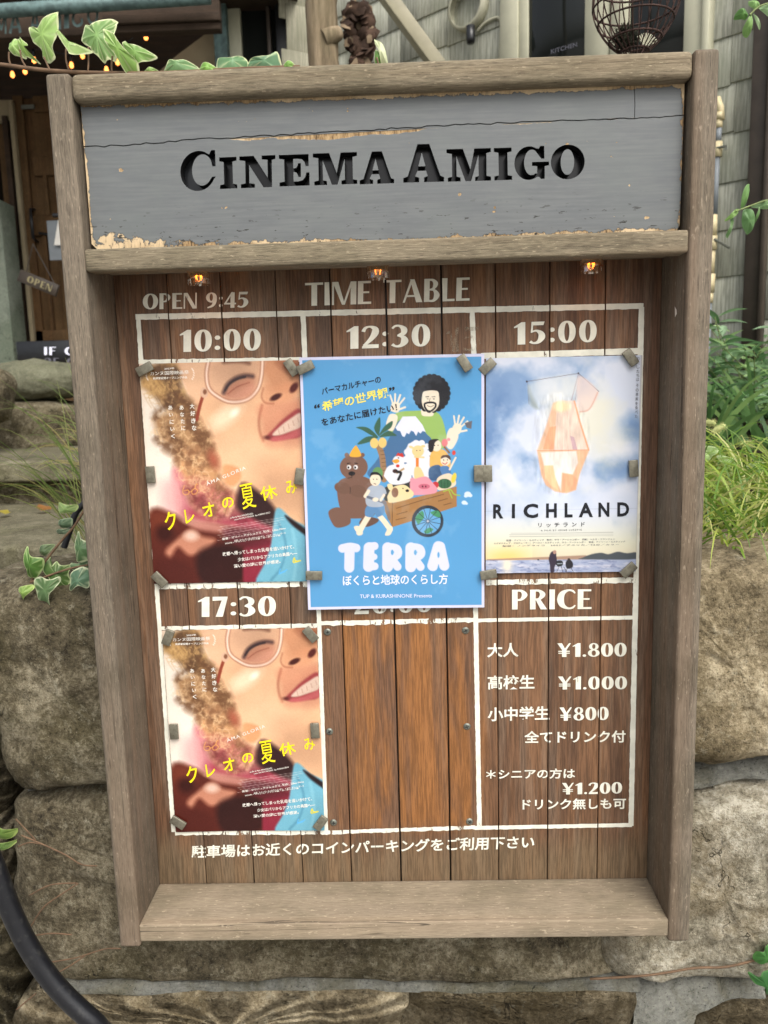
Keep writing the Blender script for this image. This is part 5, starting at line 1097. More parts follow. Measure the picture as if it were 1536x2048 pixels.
# ------------------------------------------------------------------ leaves
def gcol(c, v=.12):
    k = 1 + random.uniform(-v, v); r = S(*c)[:3]; return tuple(q * k for q in r)
def leaf_px(pts, y, inner, rim, parent, bend=.01, rimw=.16, tilt=(0, 0), name='leaf', n=4):
    P = [at(a, b, y) for a, b in pts]; C_ = sum(P, Vector()) / len(P); O = spline([(p.x, p.z) for p in P], n, True); N = len(O)
    sz = max((Vector((o[0], 0, o[1])) - Vector((C_.x, 0, C_.z))).length for o in O)
    vs, fs, cs = [], [], []
    lv = [(1.0, rim), (1 - rimw * .55, rim), (1 - rimw, inner), (.55, inner), (.25, inner)]
    cin = gcol(inner); crim = gcol(rim, .05)
    R0 = [math.hypot(o[0] - C_.x, o[1] - C_.z) for o in O]; vein = {j for j in range(N) if R0[j] > sz * .5 and R0[j] >= max(R0[(j + d) % N] for d in (-3, -2, -1, 1, 2, 3))}
    for s, c in lv:
        for j, o in enumerate(O):
            wob = 1 + (.10 * math.sin(j * 1.7) if s < .99 and s > .5 else 0) * rimw * 4
            dx, dz = (o[0] - C_.x) * s * wob, (o[1] - C_.z) * s * wob; r = math.hypot(dx, dz) / sz
            yy = y + bend * r * r + tilt[0] * dx + tilt[1] * dz + abs(dx) * .25 + .002 * math.sin(j * .9) * r
            vs.append((C_.x + dx, yy, C_.z + dz)); b = crim if c is rim else cin
            if c is inner and (s > .6) and math.sin(j * 1.9 + len(O)) > .75: b = tuple((q_ + w_) / 2 for q_, w_ in zip(cin, crim))
            if c is inner and j in vein: b = tuple(q_ * .45 + w_ * .55 for q_, w_ in zip(cin, crim))
            m_ = 1 + .10 * math.sin(j * 2.3) * (s < .9); cs.append(tuple(q * m_ for q in b))
    vs.append((C_.x, y, C_.z)); cs.append(tuple(q * 1.25 for q in cin)); m = len(lv)
    for i in range(m - 1): fs += [(i * N + j, i * N + (j + 1) % N, (i + 1) * N + (j + 1) % N, (i + 1) * N + j) for j in range(N)]
    fs += [((m - 1) * N + j, (m - 1) * N + (j + 1) % N, m * N) for j in range(N)]
    return place(name, mesh(vs, fs, True, cols=cs), M['leaf'], parent)
def s_(pts, k, ox=0, oy=0): return [(ox + a / k, oy + b / k) for a, b in pts]
M['stem'] = solid('vine_stem', S(104, 82, 62), .7, .3, 0, .2, 80); M['stem_green'] = solid('green_stem', S(120, 134, 84), .6, .3, 0, .2, 80)
ivy = thing('ivy_vine', 'variegated ivy growing along the top left of the notice board', 'ivy', (-.3, .06, ZT))
LG, CR = (166, 200, 118), (232, 238, 188); MG = (104, 146, 72)
TOP = [(s_([(50, 380), (90, 345), (130, 342), (175, 400), (200, 510), (150, 520), (100, 500), (60, 440)], 4.8), .05, LG), (s_([(130, 345), (170, 335), (200, 370), (262, 425), (225, 455), (320, 545), (270, 535), (200, 500)], 4.8), .045, (150, 184, 96)),
       (s_([(243, 230), (300, 240), (355, 262), (420, 180), (520, 78), (540, 130), (535, 310), (480, 430), (485, 520), (420, 555), (370, 520), (365, 445), (290, 380), (265, 330)], 4.8), .04, LG),
       (s_([(455, 200), (520, 240), (620, 390), (690, 430), (760, 418), (850, 460), (690, 520), (640, 470)], 4.8), .03, (166, 194, 120)),
       (s_([(742, 150), (830, 197), (880, 160), (1020, 122), (1070, 130), (1080, 200), (1070, 290), (1090, 530), (1030, 548), (980, 582), (930, 530), (870, 480), (850, 440), (760, 370), (725, 300)], 4.8), .055, (136, 172, 104)),
       (s_([(975, 250), (1080, 310), (1140, 400), (1210, 480), (1275, 540), (1270, 672), (1180, 670), (1100, 520), (1020, 420), (975, 320)], 4.8), .03, (150, 188, 100)),
       (s_([(1170, 352), (1230, 410), (1340, 430), (1460, 475), (1400, 540), (1320, 590), (1275, 645), (1265, 560), (1150, 400)], 4.8), .045, (140, 178, 98)),
       (s_([(1360, 640), (1440, 640), (1530, 665), (1500, 690), (1360, 680)], 4.8), .045, LG), (s_([(970, 400), (1000, 345), (1050, 355), (1100, 345), (1172, 370), (1130, 420), (970, 420)], 3), .05, (122, 158, 106)),
       (s_([(1190, 400), (1210, 362), (1290, 385), (1310, 420), (1200, 425)], 3), .04, (140, 184, 90)), (s_([(1290, 320), (1380, 340), (1440, 312), (1475, 345), (1470, 420), (1300, 425)], 3), .05, (116, 154, 110)),
       ([(493, 118), (500, 112), (532, 110), (552, 96), (561, 128), (560, 140), (493, 140)], .05, (118, 156, 120)), ([(560, 128), (575, 119), (592, 127), (590, 138), (562, 138)], .04, (142, 184, 96)),
       ([(748, 66), (757, 78), (768, 92), (776, 128), (764, 130), (757, 100), (750, 84)], .05, (226, 232, 190)), ([(750, 88), (757, 100), (764, 130), (750, 130)], .052, MG)]
for pts, y, c in TOP: leaf_px(pts, y, c, CR, ivy, .012, .11, (random.uniform(-.3, .3), random.uniform(-.3, .3)))
put_ = lambda pts, y, r, name, mat, par: place(name, MB().tube(spline([at(a, b, y) for a, b in pts], 5), r, 8).mesh(True), M[mat], par)
put_([(-40, 126), (0, 129), (60, 137), (110, 142), (200, 146), (330, 146), (480, 138), (600, 134)], .046, .0022, 'vine_stem', 'stem', ivy)
for pts in ([(18, 104), (18, 118), (21, 129)], [(40, 100), (44, 120), (54, 137)], [(88, 114), (94, 128), (100, 141)], [(132, 98), (132, 120), (138, 142)], [(177, 94), (177, 125), (176, 142)], [(225, 112), (223, 130), (224, 144)], [(753, 115), (756, 126), (757, 135)]):
    put_(pts, .045, .0010, 'leaf_stalk', 'stem', ivy)
ivy2 = thing('ivy_vine', 'variegated ivy spilling over the mossy stone beside the left post', 'ivy', (-.55, .2, cz - .25))
k = 4.097
for q, y, c, r in [([(185, 805), (230, 850), (262, 882), (330, 900), (325, 980), (262, 1070), (190, 1075), (200, 1000), (186, 930)], .12, (92, 130, 62), (186, 206, 140)),
        ([(350, 895), (400, 962), (432, 925), (480, 955), (550, 965), (540, 1020), (556, 1100), (545, 1165), (470, 1150), (400, 1060), (310, 985)], .13, (84, 112, 56), (190, 204, 150)),
        ([(250, 1080), (330, 1040), (400, 1065), (470, 1045), (475, 1090), (430, 1150), (392, 1200), (372, 1355), (290, 1280), (265, 1180)], .10, (108, 138, 92), (222, 230, 190)),
        ([(118, 1150), (180, 1120), (230, 1120), (252, 1152), (190, 1210), (150, 1250), (156, 1190)], .10, (150, 180, 96), (200, 218, 140)),
        ([(580, 690), (640, 732), (700, 760), (760, 820), (740, 900), (600, 930), (604, 850), (584, 760)], .12, (96, 128, 84), (214, 222, 180)), ([(555, 940), (640, 930), (740, 905), (740, 965), (560, 1005)], .13, (130, 158, 118), (224, 230, 190)),
        ([(560, 1020), (640, 970), (690, 990), (730, 1050), (700, 1145), (640, 1112), (540, 1180), (562, 1100)], .11, (100, 132, 104), (218, 226, 188)), ([(448, 440), (540, 452), (600, 462), (595, 512), (530, 520), (470, 515)], .35, (150, 176, 110), (196, 210, 140)),
        ([(440, 610), (480, 575), (550, 570), (556, 640), (470, 640)], .3, (96, 118, 90), (170, 186, 150)), ([(420, 690), (470, 650), (550, 655), (540, 690)], .3, (110, 128, 104), (180, 190, 156)),
        ([(300, 800), (350, 780), (412, 790), (390, 850), (330, 880), (290, 840)], .25, (104, 124, 88), (160, 176, 130)), ([(170, 900), (200, 890), (240, 930), (200, 960)], .2, (110, 136, 84), (160, 180, 120))]:
    leaf_px(s_(q, k, 0, 900), y, c, r, ivy2, .014, .13, (random.uniform(-.3, .3), random.uniform(-.2, .4)))
put_([(180, 1000), (150, 1050), (120, 1085), (70, 1150), (60, 1170)], .14, .0016, 'vine_stem', 'stem', ivy2); put_([(175, 1130), (130, 1140), (60, 1165)], .13, .0014, 'vine_stem', 'stem', ivy2)
iv3 = thing('ivy_sprig', 'two green ivy leaves at the bottom right edge against the stones', 'ivy', at(1540, 1950, .1))
leaf_px([(1511, 1926), (1517, 1908), (1530, 1906), (1536, 1894), (1560, 1896), (1562, 1936), (1535, 1928), (1522, 1934)], .08, (70, 122, 60), (92, 140, 76), iv3); leaf_px([(1503, 1956), (1520, 1958), (1530, 1948), (1560, 1950), (1562, 1992), (1538, 1996), (1530, 1976), (1512, 1972)], .07, (58, 110, 56), (84, 132, 70), iv3)
put_([(1545, 1915), (1540, 1950), (1560, 1990)], .08, .0015, 'vine_stem', 'stem_green', iv3)
iv4 = thing('ivy_sprig', 'pale green leaf tips at the left edge beside the lower mossy stone', 'ivy', at(-5, 1680, .12))
leaf_px([(-20, 1655), (5, 1660), (26, 1668), (18, 1682), (-20, 1676)], .12, (112, 140, 66), (170, 190, 110), iv4); leaf_px([(-20, 1690), (6, 1687), (28, 1690), (14, 1700), (-20, 1702)], .12, (120, 150, 80), (180, 196, 120), iv4)
dv = thing('dry_vine', 'thin dry brown creeper stems clinging to the lower mossy stone', 'vine', at(120, 1750, .09))
for pts in ([(130, 890), (260, 945), (400, 1010), (500, 1070), (595, 1078)], [(180, 1260), (310, 1195), (470, 1183)], [(180, 1465), (260, 1340), (350, 1270), (480, 1185)], [(210, 1505), (320, 1492), (440, 1500)], [(300, 1670), (470, 1640), (640, 1588), (740, 1585)], [(100, 1960), (220, 1860)], [(350, 1735), (430, 1690), (520, 1630)], [(95, 790), (200, 900), (215, 920)], [(110, 960), (180, 935), (260, 945)]):
    put_(s_(pts, 3.065, 0, 1380), .088, .0010, 'stem', 'stem', dv)
tag(put_([(1180, 1958), (1300, 1950), (1390, 1936), (1450, 1934), (1512, 1920)], .095, .0016, 'dry_root', 'stem', None), 'thin dry root running along the mortar joint at the bottom right', 'root')

# ------------------------------------------------------------------ grasses and shrubs
def ribbon(mb, cs, p, d, L, wd, droop, col, n=7, face=None):
    """one blade: from p along d, arching down"""
    d = Vector(d).normalized(); side = d.cross(face or Vector((0, 1, .3))).normalized(); vs = []; q = Vector(p); cur = d.copy()
    for i in range(n + 1):
        t = i / n; ww = wd * (1 - t ** 2.2) * (.5 + .5 * min(1, t * 5)) + .0003; vs += [q + side * ww / 2, q - side * ww / 2]
        cur = (cur + Vector((0, 0, -droop * t * 1.6 / n * 2))).normalized(); q = q + cur * L / n
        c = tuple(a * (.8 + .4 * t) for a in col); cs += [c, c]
    mb.add(vs, [(2 * i, 2 * i + 1, 2 * i + 3, 2 * i + 2) for i in range(n)])
random.seed(11)
def clump(name, lab, cat, specs, kind=None, parent=None):
    mb, cs = MB(), []
    for a in specs: ribbon(mb, cs, *a)
    me = mesh(mb.v, mb.f, True, cols=cs); o = place(name, me, M['grass'], parent)
    return tag(o, lab, cat, None, kind)
# bright fine grass spilling over the wall
sp = []
for i in range(2000):
    x, y = random.uniform(.36, 1.25), random.uniform(.2, .75); z = zb + max(0, y - .3) * .1 - .01
    a = random.uniform(0, 6.28); c = random.choice([(150, 172, 64), (126, 156, 60), (174, 186, 90), (104, 138, 56), (190, 190, 120)])
    sp.append(((x, y, z), (math.cos(a) * .55, math.sin(a) * .5 - .15, random.uniform(.5, 1.0)), random.uniform(.09, .22), random.uniform(.0022, .004), random.uniform(.8, 2.2), gcol(c)))
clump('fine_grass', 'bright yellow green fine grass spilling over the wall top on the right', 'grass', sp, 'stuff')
# strap leaved lilies behind it, each leaf its own piece
def strap_plant(x, y, z, n, lab, L0=.3, cols_=((80, 118, 68), (104, 142, 84), (136, 168, 100))):
    t = thing('strap_leaf_plant', lab, 'plant', (x, y, z), 'strap leaved plants behind the grass')
    for i in range(n):
        mb, cs = MB(), []; a = random.uniform(0, 6.28)
        ribbon(mb, cs, (x + random.uniform(-.03, .03), y + random.uniform(-.03, .03), z - .02), (math.cos(a) * .6, math.sin(a) * .45 - .1, random.uniform(.8, 1.3)), random.uniform(.8, 1.3) * L0, random.uniform(.010, .017), random.uniform(.5, 1.3), gcol(random.choice(cols_)), 9)
        place('leaf', mesh(mb.v, mb.f, True, cols=cs), M['grass'], t)
for x, y, n, lab in ((.72, 1.02, 18, 'dark strap leaved plant behind the bright grass, nearest the right post'), (.90, 1.10, 20, 'dark strap leaved plant between the foxtail heads and the downpipe'), (1.05, 1.0, 20, 'dark strap leaved plant at the right edge above the bright grass'), (1.2, 1.25, 16, 'dark strap leaved plant cut by the right edge below the shrub')):
    strap_plant(x, y, zb + .05, n, lab)
# shrub with lance leaves
def lance(L, wd):
    vs, fs, cs = [], [], []; n = 6
    for i in range(n + 1):
        t = i / n; ww = wd * math.sin(math.pi * (t ** .8)) * .5 + .0004; x = L * t; z = -.25 * L * t * t
        vs += [(x, -ww, z + ww * .5), (x, 0, z), (x, ww, z + ww * .5)]; g = (1.0, 1.25, 1.0)
        cs += [tuple(q * g[j] for q in S(98, 124, 86)[:3]) for j in range(3)]
    for i in range(n): fs += [(3 * i, 3 * i + 1, 3 * i + 4, 3 * i + 3), (3 * i + 1, 3 * i + 2, 3 * i + 5, 3 * i + 4)]
    return mesh(vs, fs, True, cols=cs)
def leafmesh(L, wd, c):
    me = lance(L, wd); a = me.color_attributes['Col']; f = np.tile([1, 1.25, 1], len(me.vertices) // 3); col = np.array(S(*c)[:3])
    a.data.foreach_set('color', np.concatenate([np.outer(f, col), np.ones((len(f), 1))], 1).ravel()); me.materials.append(M['leaf']); return me
LM = [leafmesh(.070, .021, (124, 156, 112)), leafmesh(.078, .022, (92, 126, 84)), leafmesh(.056, .018, (170, 198, 138)), leafmesh(.068, .021, (146, 172, 138))]
def stalk_leaves(t, a, b, n, ms, r=.0022, up=.35, mat='stem_green'):
    a, b = Vector(a), Vector(b); pts = [a + (b - a) * q + Vector((math.sin(q * 4) * .01, 0, 0)) for q in (0, .25, .5, .75, 1)]
    place('stem', MB().tube(pts, [r, r, r * .8, r * .7, r * .4], 6).mesh(True), M[mat], t)
    for i in range(n):
        q = .25 + .75 * i / max(1, n - 1); p = a + (b - a) * q; an = i * 2.4 + random.uniform(-.4, .4)
        put('leaf', random.choice(ms), None, t, p - t.location, (random.uniform(-.3, .3), -up + random.uniform(-.5, .4), an))
sh = thing('leafy_shrub', 'grey green shrub with narrow leaves against the shingle wall on the right', 'shrub', (.95, 1.45, zb + .1))
for i in range(26):
    bx = .95 + random.uniform(-.15, .2); top = at(random.uniform(1395, 1575), random.uniform(625, 830), 1.25 + random.uniform(-.2, .2))
    stalk_leaves(sh, (bx, 1.45, zb + .1), top, 14, LM)
def fox(px, py, y, rot, L, lab):
    p = at(px, py, y); t = thing('foxtail_grass', lab, 'grass head', p, 'foxtail grass heads')
    mb = MB(); prof = [(.0005, -L / 2), (.0055, -L / 2 + .005), (.0065, 0), (.0050, L / 2 - .006), (.0008, L / 2)]; ax = Matrix.Rotation(rot, 3, 'Y'); lathe(mb, prof, 10, ax=ax)
    r = random.Random(int(px))
    for i in range(140):
        a, h = r.uniform(0, 6.28), r.uniform(-L / 2, L / 2); d = Vector((math.cos(a), math.sin(a), .6)).normalized(); q = ax @ Vector((math.cos(a) * .005, math.sin(a) * .005, h)); e = q + ax @ (d * .007)
        s = Vector((.0004, 0, 0)); mb.add([q - s, q + s, e], [(0, 1, 2)])
    put('seed_head', mb.mesh(), M['fox'], t); tail = ax @ Vector((0, 0, -L / 2))
    put('stalk', MB().tube([tail, tail + Vector((tail.x * .8, .01, -.04)), Vector((tail.x * 1.6, .03, -.2))], .0007, 5).mesh(True), M['stem_green'], t)
M['fox'] = solid('foxtail_bristle', S(186, 190, 128), .8, .2, 0, .2, 60, 0, .3)
fox(1418, 846, .75, -1.45, .030, 'fuzzy pale foxtail head close to the right post, upper one'); fox(1436, 858, .72, -2.1, .034, 'fuzzy pale foxtail head drooping just below the upper one'); fox(1494, 888, .8, -1.6, .028, 'fuzzy pale foxtail head lying level near the right edge')
pl = thing('pale_leaf_plant', 'pale cream and green leaves low behind the right post', 'plant', at(1420, 905, .6))
for q in ([(1395, 900), (1415, 892), (1444, 898), (1436, 908), (1410, 915)], [(1398, 915), (1420, 905), (1432, 912), (1404, 930)], [(1440, 912), (1470, 918), (1476, 932), (1450, 930)], [(1500, 930), (1530, 926), (1545, 940), (1510, 946)], [(1440, 1082), (1462, 1078), (1472, 1092), (1450, 1096)]):
    leaf_px(q, .6, (170, 196, 130), (214, 226, 176), pl)
# leafy twigs reaching in from the right
def twig(lab, path, leaves, y):
    t = thing('leafy_branch', lab, 'branch', at(path[0][0], path[0][1], y)); put_(path, y, .0014, 'twig', 'stem_green', t)
    for q, c in leaves: leaf_px(q, y, c, tuple(min(255, v + 16) for v in c), t, .008, .1, (random.uniform(-.4, .4), random.uniform(-.4, .4)))
q6 = lambda *p: [(1400 + a / 3.794, 100 + b / 3.794) for a, b in p]
twig('thin branch with oval green leaves in front of the brown downpipe', q6((700, 1130), (516, 1140), (430, 1165), (350, 1195), (270, 1225)),
     [(q6((395, 1005), (380, 1080), (350, 1180), (322, 1190), (322, 1100), (345, 1035)), (120, 160, 92)), (q6((340, 1210), (390, 1205), (420, 1270), (415, 1350), (385, 1388), (345, 1350), (328, 1280)), (112, 150, 96)),
      (q6((425, 1165), (480, 1138), (560, 1145), (560, 1190), (500, 1205), (450, 1190)), (140, 172, 120)), (q6((455, 1185), (450, 1250), (420, 1330), (428, 1250)), (120, 156, 96)), (q6((320, 1190), (270, 1210), (215, 1265), (198, 1295), (240, 1280), (290, 1240)), (124, 158, 84)), (q6((290, 1240), (270, 1290), (225, 1400), (205, 1430), (198, 1400), (230, 1330), (250, 1270)), (96, 128, 74))], .62)
q5 = lambda *p: [(1150 + a / 3.979, b / 3.979) for a, b in p]
twig('leafy twig hanging into the top right corner', q5((1560, 20), (1480, 45), (1430, 80), (1390, 120)), [(q5((1290, 110), (1320, 60), (1370, 65), (1395, 105), (1370, 140), (1310, 140)), (98, 140, 72)), (q5((1410, 110), (1415, 200), (1400, 270), (1360, 265), (1350, 210), (1380, 140)), (130, 166, 96)),
      (q5((1440, 70), (1465, 150), (1480, 225), (1455, 215), (1440, 150)), (150, 176, 128)), (q5((1410, -20), (1470, 0), (1480, 45), (1430, 65), (1400, 20)), (136, 172, 104)), (q5((1490, 40), (1540, 20), (1600, 60), (1560, 140), (1510, 90)), (150, 180, 130))], .55)
# long thin grass arching by the left post
sp = []
for i in range(46):
    px, py = random.uniform(150, 230), random.uniform(1000, 1100); p = at(px, py, .75)
    sp.append((p, (random.uniform(-.9, -.1), random.uniform(-.4, .3), random.uniform(.6, 1.4)), random.uniform(.12, .34), random.uniform(.0014, .0026), random.uniform(.4, 1.6), gcol(random.choice([(112, 134, 66), (140, 150, 84), (170, 160, 100), (90, 116, 60)])), 10))
for i in range(26):
    p = at(random.uniform(150, 230), random.uniform(860, 960), 1.3); sp.append((p, (random.uniform(-.9, -.2), 0, random.uniform(.2, 1.1)), random.uniform(.12, .3), .0026, random.uniform(.6, 1.8), gcol(random.choice([(140, 152, 92), (112, 134, 76), (180, 168, 110)])), 10))
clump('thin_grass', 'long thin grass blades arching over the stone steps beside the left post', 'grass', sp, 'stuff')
for i, (px, py, lab) in enumerate(((88, 1022, 'curled brown fallen leaf on the upper stone step'), (6, 1030, 'yellow fallen leaf on the stone step at the left edge'), (112, 760, 'yellow fallen leaf on the brown wooden step by the boulder'))):
    p = atz(px, py, cz - .325) if i < 2 else at(px, py, 2.7)
    c = ((150, 104, 58), (176, 160, 70), (196, 160, 50))[i]; vs, fs = [(0, 0, 0)] + [(.022 * math.cos(a * .785) * (1 + .3 * (a % 2)), .016 * math.sin(a * .785), .006 * (a % 2)) for a in range(8)], [(0, 1 + a, 1 + (a + 1) % 8) for a in range(8)]
    me = mesh(vs, fs, True, cols=[S(*c)[:3]] * 9); tag(put('fallen_leaf', me, M['leaf'], None, p + Vector((0, 0, .008)), (.3, .2, i)), lab, 'leaf')
# ------------------------------------------------------------------ shingled house wall running back from the right
def shingle_mat(name, a, b, green):
    t = NT(name); c = t.coord('Object', (1, 1, .05), rnd=7); g = t.noise(c, 150, 4, .7); bl_ = t.noise(t.coord('Object', rnd=3), 6, 4)
    col = t.mix(t.step(g, .35, .65), a, b); col = t.mix(t.math('MULTIPLY', t.step(bl_, .45, .7), .5), col, green)
    r = t.n('ShaderNodeObjectInfo').outputs['Random']; rr = t.math('ADD', t.math('MULTIPLY', r, .22), .86); cmb = t.n('ShaderNodeCombineColor')
    for i in range(3): t.l(rr, cmb.inputs[i])
    return t.fin(t.mix(1.0, col, cmb.outputs[0], 'MULTIPLY'), .8, bump=g, bs=.35, bd=.003, spec=.25)
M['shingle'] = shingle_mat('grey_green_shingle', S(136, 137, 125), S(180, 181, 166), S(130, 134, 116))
M['shingle_shade'] = shingle_mat('shaded_shingle', S(134, 132, 114), S(168, 164, 146), S(128, 128, 108))  # duller copy of the shingle colour with the wing wall's shade mixed in
M['trim'] = solid('cream_window_trim', S(190, 188, 164), .5, .4, 0, .05, 12); M['brown_trim'] = solid('dark_brown_trim', S(72, 64, 56), .5, .3, 0, .12, 20)
M['glass_dark'] = NT('dark_window_glass').fin((.012, .014, .013, 1), .06, spec=.35)
UA = Vector((-.756, .655, 0)).normalized(); NA = Vector((-.655, -.756, 0)).normalized()
dA = ray(1440, 800); PA = CAM + dA * (2.6 / dA.y) * 1.0
def A(px, py, off=0.0): return atp(px, py, PA + NA * off, NA)
def a_s(p): return (p - PA).dot(UA)
houseA = thing('shingled_house', 'grey green shingled house with cream trimmed windows behind the notice board', 'house', (PA.x, PA.y, 0))
zA = [A(1440, 178).z, A(1430, 556).z]; EXP = (zA[0] - zA[1]) / 4
sA0, sA1 = a_s(A(1750, 300)), a_s(A(560, 60))
angA = math.atan2(UA.y, UA.x)
place('wall', MB().box(tuple(PA + UA * (sA0 + sA1) / 2 - NA * .06 + Vector((0, 0, 1.5 - PA.z + PA.z * 0)))[:2] + (1.5,), (sA1 - sA0 + .2, .08, 3.0), Matrix.Rotation(angA, 3, 'Z')).mesh(), M['shingle'], houseA)
random.seed(5)
SHM = []
for wd in (.24, .31, .38):
    me = MB().box((0, 0, 0), (wd - .0012, .009, EXP * 1.25)).mesh(); bevel_mesh(me, .0012, 1); me.materials.append(M['shingle']); SHM.append((wd, me))
win_spans = [(a_s(A(1370, 50)), a_s(A(1057, 50)))]
zc0 = zA[0]
RZ = Matrix.Rotation(angA, 4, 'Z')
def shingle(parent, base, u, nrm, s, z, me, ang):
    p = base + u * s + nrm * .004; o = put('shingle', me, None, parent, Vector((p.x, p.y, z + EXP * .62)) - parent.location); o.rotation_mode = 'QUATERNION'
    o.rotation_quaternion = (Matrix.Rotation(ang, 3, 'Z') @ Matrix.Rotation(math.radians(-2.4 if nrm.dot(Matrix.Rotation(ang, 3, 'Z') @ Vector((0, 1, 0))) > 0 else 2.4) * -1, 3, 'X')).to_quaternion()
zwin0 = A(1200, 118).z - .25
for r in range(-6, 8):
    z = zc0 + r * EXP; s = sA0 + random.uniform(0, .12)
    while s < sA1:
        wd, me = random.choice(SHM); c = s + wd / 2
        if not (z > zwin0 and win_spans[0][0] + .1 < c < win_spans[0][1] - .1): shingle(houseA, PA, UA, NA, c, z + random.choice((0, 0, 0, .006)), me, angA)
        s += wd
def onA(name, x0, x1, y0, y1, off, th, mat, lab=None, parent=None, sub=None):
    """upright panel on wall A spanning the given picture columns"""
    ym = (y0 + y1) / 2; a, b = A(x0, ym, off), A(x1, ym, off); z0, z1 = A((x0 + x1) / 2, y1, off).z, A((x0 + x1) / 2, y0, off).z
    c = (a + b) / 2; me = MB().box((c.x - NA.x * th / 2, c.y - NA.y * th / 2, (z0 + z1) / 2), ((a - b).length, th, z1 - z0), Matrix.Rotation(angA, 3, 'Z')).mesh()
    bevel_mesh(me, .002, 1); return place(name, me, M[mat], parent or houseA, lab)
onA('window_pane', 1050, 1175, -260, 200, .026, .012, 'glass_dark'); onA('window_pane', 1255, 1375, -260, 200, .026, .012, 'glass_dark')
onA('window_trim', 1000, 1034, -260, 200, .04, .035, 'trim'); onA('window_trim', 1034, 1055, -260, 200, .034, .03, 'trim')
onA('window_trim', 1171, 1218, -260, 200, .03, .028, 'trim'); onA('window_trim', 1222, 1258, -260, 200, .036, .03, 'trim')
onA('window_trim', 1369, 1404, -260, 300, .04, .035, 'trim'); onA('window_trim', 1404, 1418, -260, 300, .055, .05, 'trim')
onA('corner_board', 1500, 1531, -260, 740, .05, .05, 'brown_trim'); onA('corner_board', 1531, 1541, -260, 740, .075, .03, 'brown_trim')
# KITCHEN lettering on the pane
v, f = text_mesh2d('KITCHEN', .01); lo, hi = v.min(0), v.max(0)
def kq(u, w_): 
    x = 1102 + 52 * u; y = 108 - 15 * u - 9 * w_; return A(x, y, .0275)
place('kitchen_lettering', mesh([kq((q[0] - lo[0]) / (hi[0] - lo[0]), (q[1] - lo[1]) / (hi[1] - lo[1])) for q in v], f), M['ink_grey'], houseA, 'faint KITCHEN lettering on the window pane')
# bulkhead lamp
tl_ = A(936, 14, .03); lamp = thing('bulkhead_lamp', 'round cream caged bulkhead lamp on the shingle wall left of the window', 'wall lamp', tl_)
mb = MB(); RL = (A(898, 14, .03) - A(976, 14, .03)).length / 2 * .86
axA = Matrix.Rotation(angA, 3, 'Z') @ Matrix.Rotation(math.pi / 2, 3, 'X')
M['lamp_cream'] = solid('cream_lamp_enamel', S(172, 170, 148), .45, .4, 0, .06, 20); M['lamp_glass'] = solid('frosted_lamp_glass', S(142, 140, 118), .3, .4, 0, .05, 10)
lathe(mb, [(RL * .86, -.02), (RL, -.02), (RL * 1.03, .01), (RL * .98, .03), (RL * .86, .034), (RL * .84, .028)], 36, ax=axA); put('lamp_body', mb.mesh(True), M['lamp_cream'], lamp)
mb = MB(); lathe(mb, [(RL * .86, .02), (RL * .8, .045), (RL * .55, .065), (RL * .2, .074), (.001, .076)], 32, ax=axA); put('lamp_glass', mb.mesh(True), M['lamp_glass'], lamp)
for a0 in (-60, 60, 0):
    a = math.radians(a0); pts = [axA @ Vector((RL * math.sin(a) * .0 + RL * c * math.sin(a), RL * c * math.cos(a), .03 + .05 * math.cos(c * 1.45))) for c in (-.95, -.6, -.2, .2, .6, .95)]
    put('cage_bar', MB().tube(pts, .0045, 8).mesh(True), M['lamp_cream'], lamp)
pb = A(941, 52, .06) - tl_; put('cable_gland', MB().tube([pb, pb + Vector((0, 0, -.045)), pb + Vector((0, 0, -.06))], [.017, .017, .014], 16).mesh(True), M['black_plastic'], lamp)
tag(place('cream_cable', MB().tube(spline([A(a, b, .02) for a, b in ((955, 62), (968, 48), (985, 38), (998, 36), (1003, 50), (1001, 90), (1000, 135))], 6), .006, 8).mesh(True), M['lamp_cream']), 'cream cable bending from the caged lamp down beside the window trim', 'cable')
# poles, pipes and brace in front of the wall
def upr(name, x0, x1, y, lab, cat, mat, parent=None, ytop=-320, ybot=400, sec='box', dep=.04):
    a, b = at(x0, 60, y), at(x1, 60, y); zt, z0 = at((x0 + x1) / 2, ytop, y).z, .02; w_ = b.x - a.x; c = (a + b) / 2
    if sec == 'box': me = bevel_mesh(MB().box((c.x, y + dep / 2, (zt + z0) / 2), (w_, dep, zt - z0)).mesh(), .003, 2)
    else: me = MB().tube([(c.x, y + w_ / 2, z0), (c.x, y + w_ / 2, zt)], w_ / 2, 20).mesh(True)
    return tag(place(name, me, M[mat], parent), lab, cat)
upr('porch_post', 866, 889, 2.6, 'slim cream post in front of the shingle wall, left of the caged lamp', 'post', 'trim')
M['grey_pipe'] = solid('grey_downpipe', S(124, 124, 118), .45, .4, .2, .08, 15); M['beige_pipe'] = solid('beige_pipe', S(148, 142, 118), .5, .4, 0, .08, 15)
upr('drain_pipe', 764, 780, 2.95, 'grey drain pipe left of the diagonal brace', 'pipe', 'grey_pipe', sec='r'); upr('drain_pipe', 790, 800, 2.95, 'thin pale grey pipe just behind the diagonal brace', 'pipe', 'grey_pipe', sec='r')
upr('drain_pipe', 806, 832, 2.9, 'wide beige pipe with a rusty collar behind the diagonal brace', 'pipe', 'beige_pipe', sec='r')
M['rust'] = solid('rusty_collar', S(128, 88, 58), .8, .2, .2, .3, 60); c = at(819, 3, 2.9)
tag(place('pipe_collar', MB().tube([(c.x, 2.93, c.z - .012), (c.x, 2.93, c.z + .03)], .039, 20).mesh(True), M['rust']), 'rusty collar round the wide beige pipe at the top edge', 'collar')
upr('drain_pipe', 700, 712, 3.0, 'pale thin pipe half hidden behind the dried flower bundle', 'pipe', 'grey_pipe', sec='r')
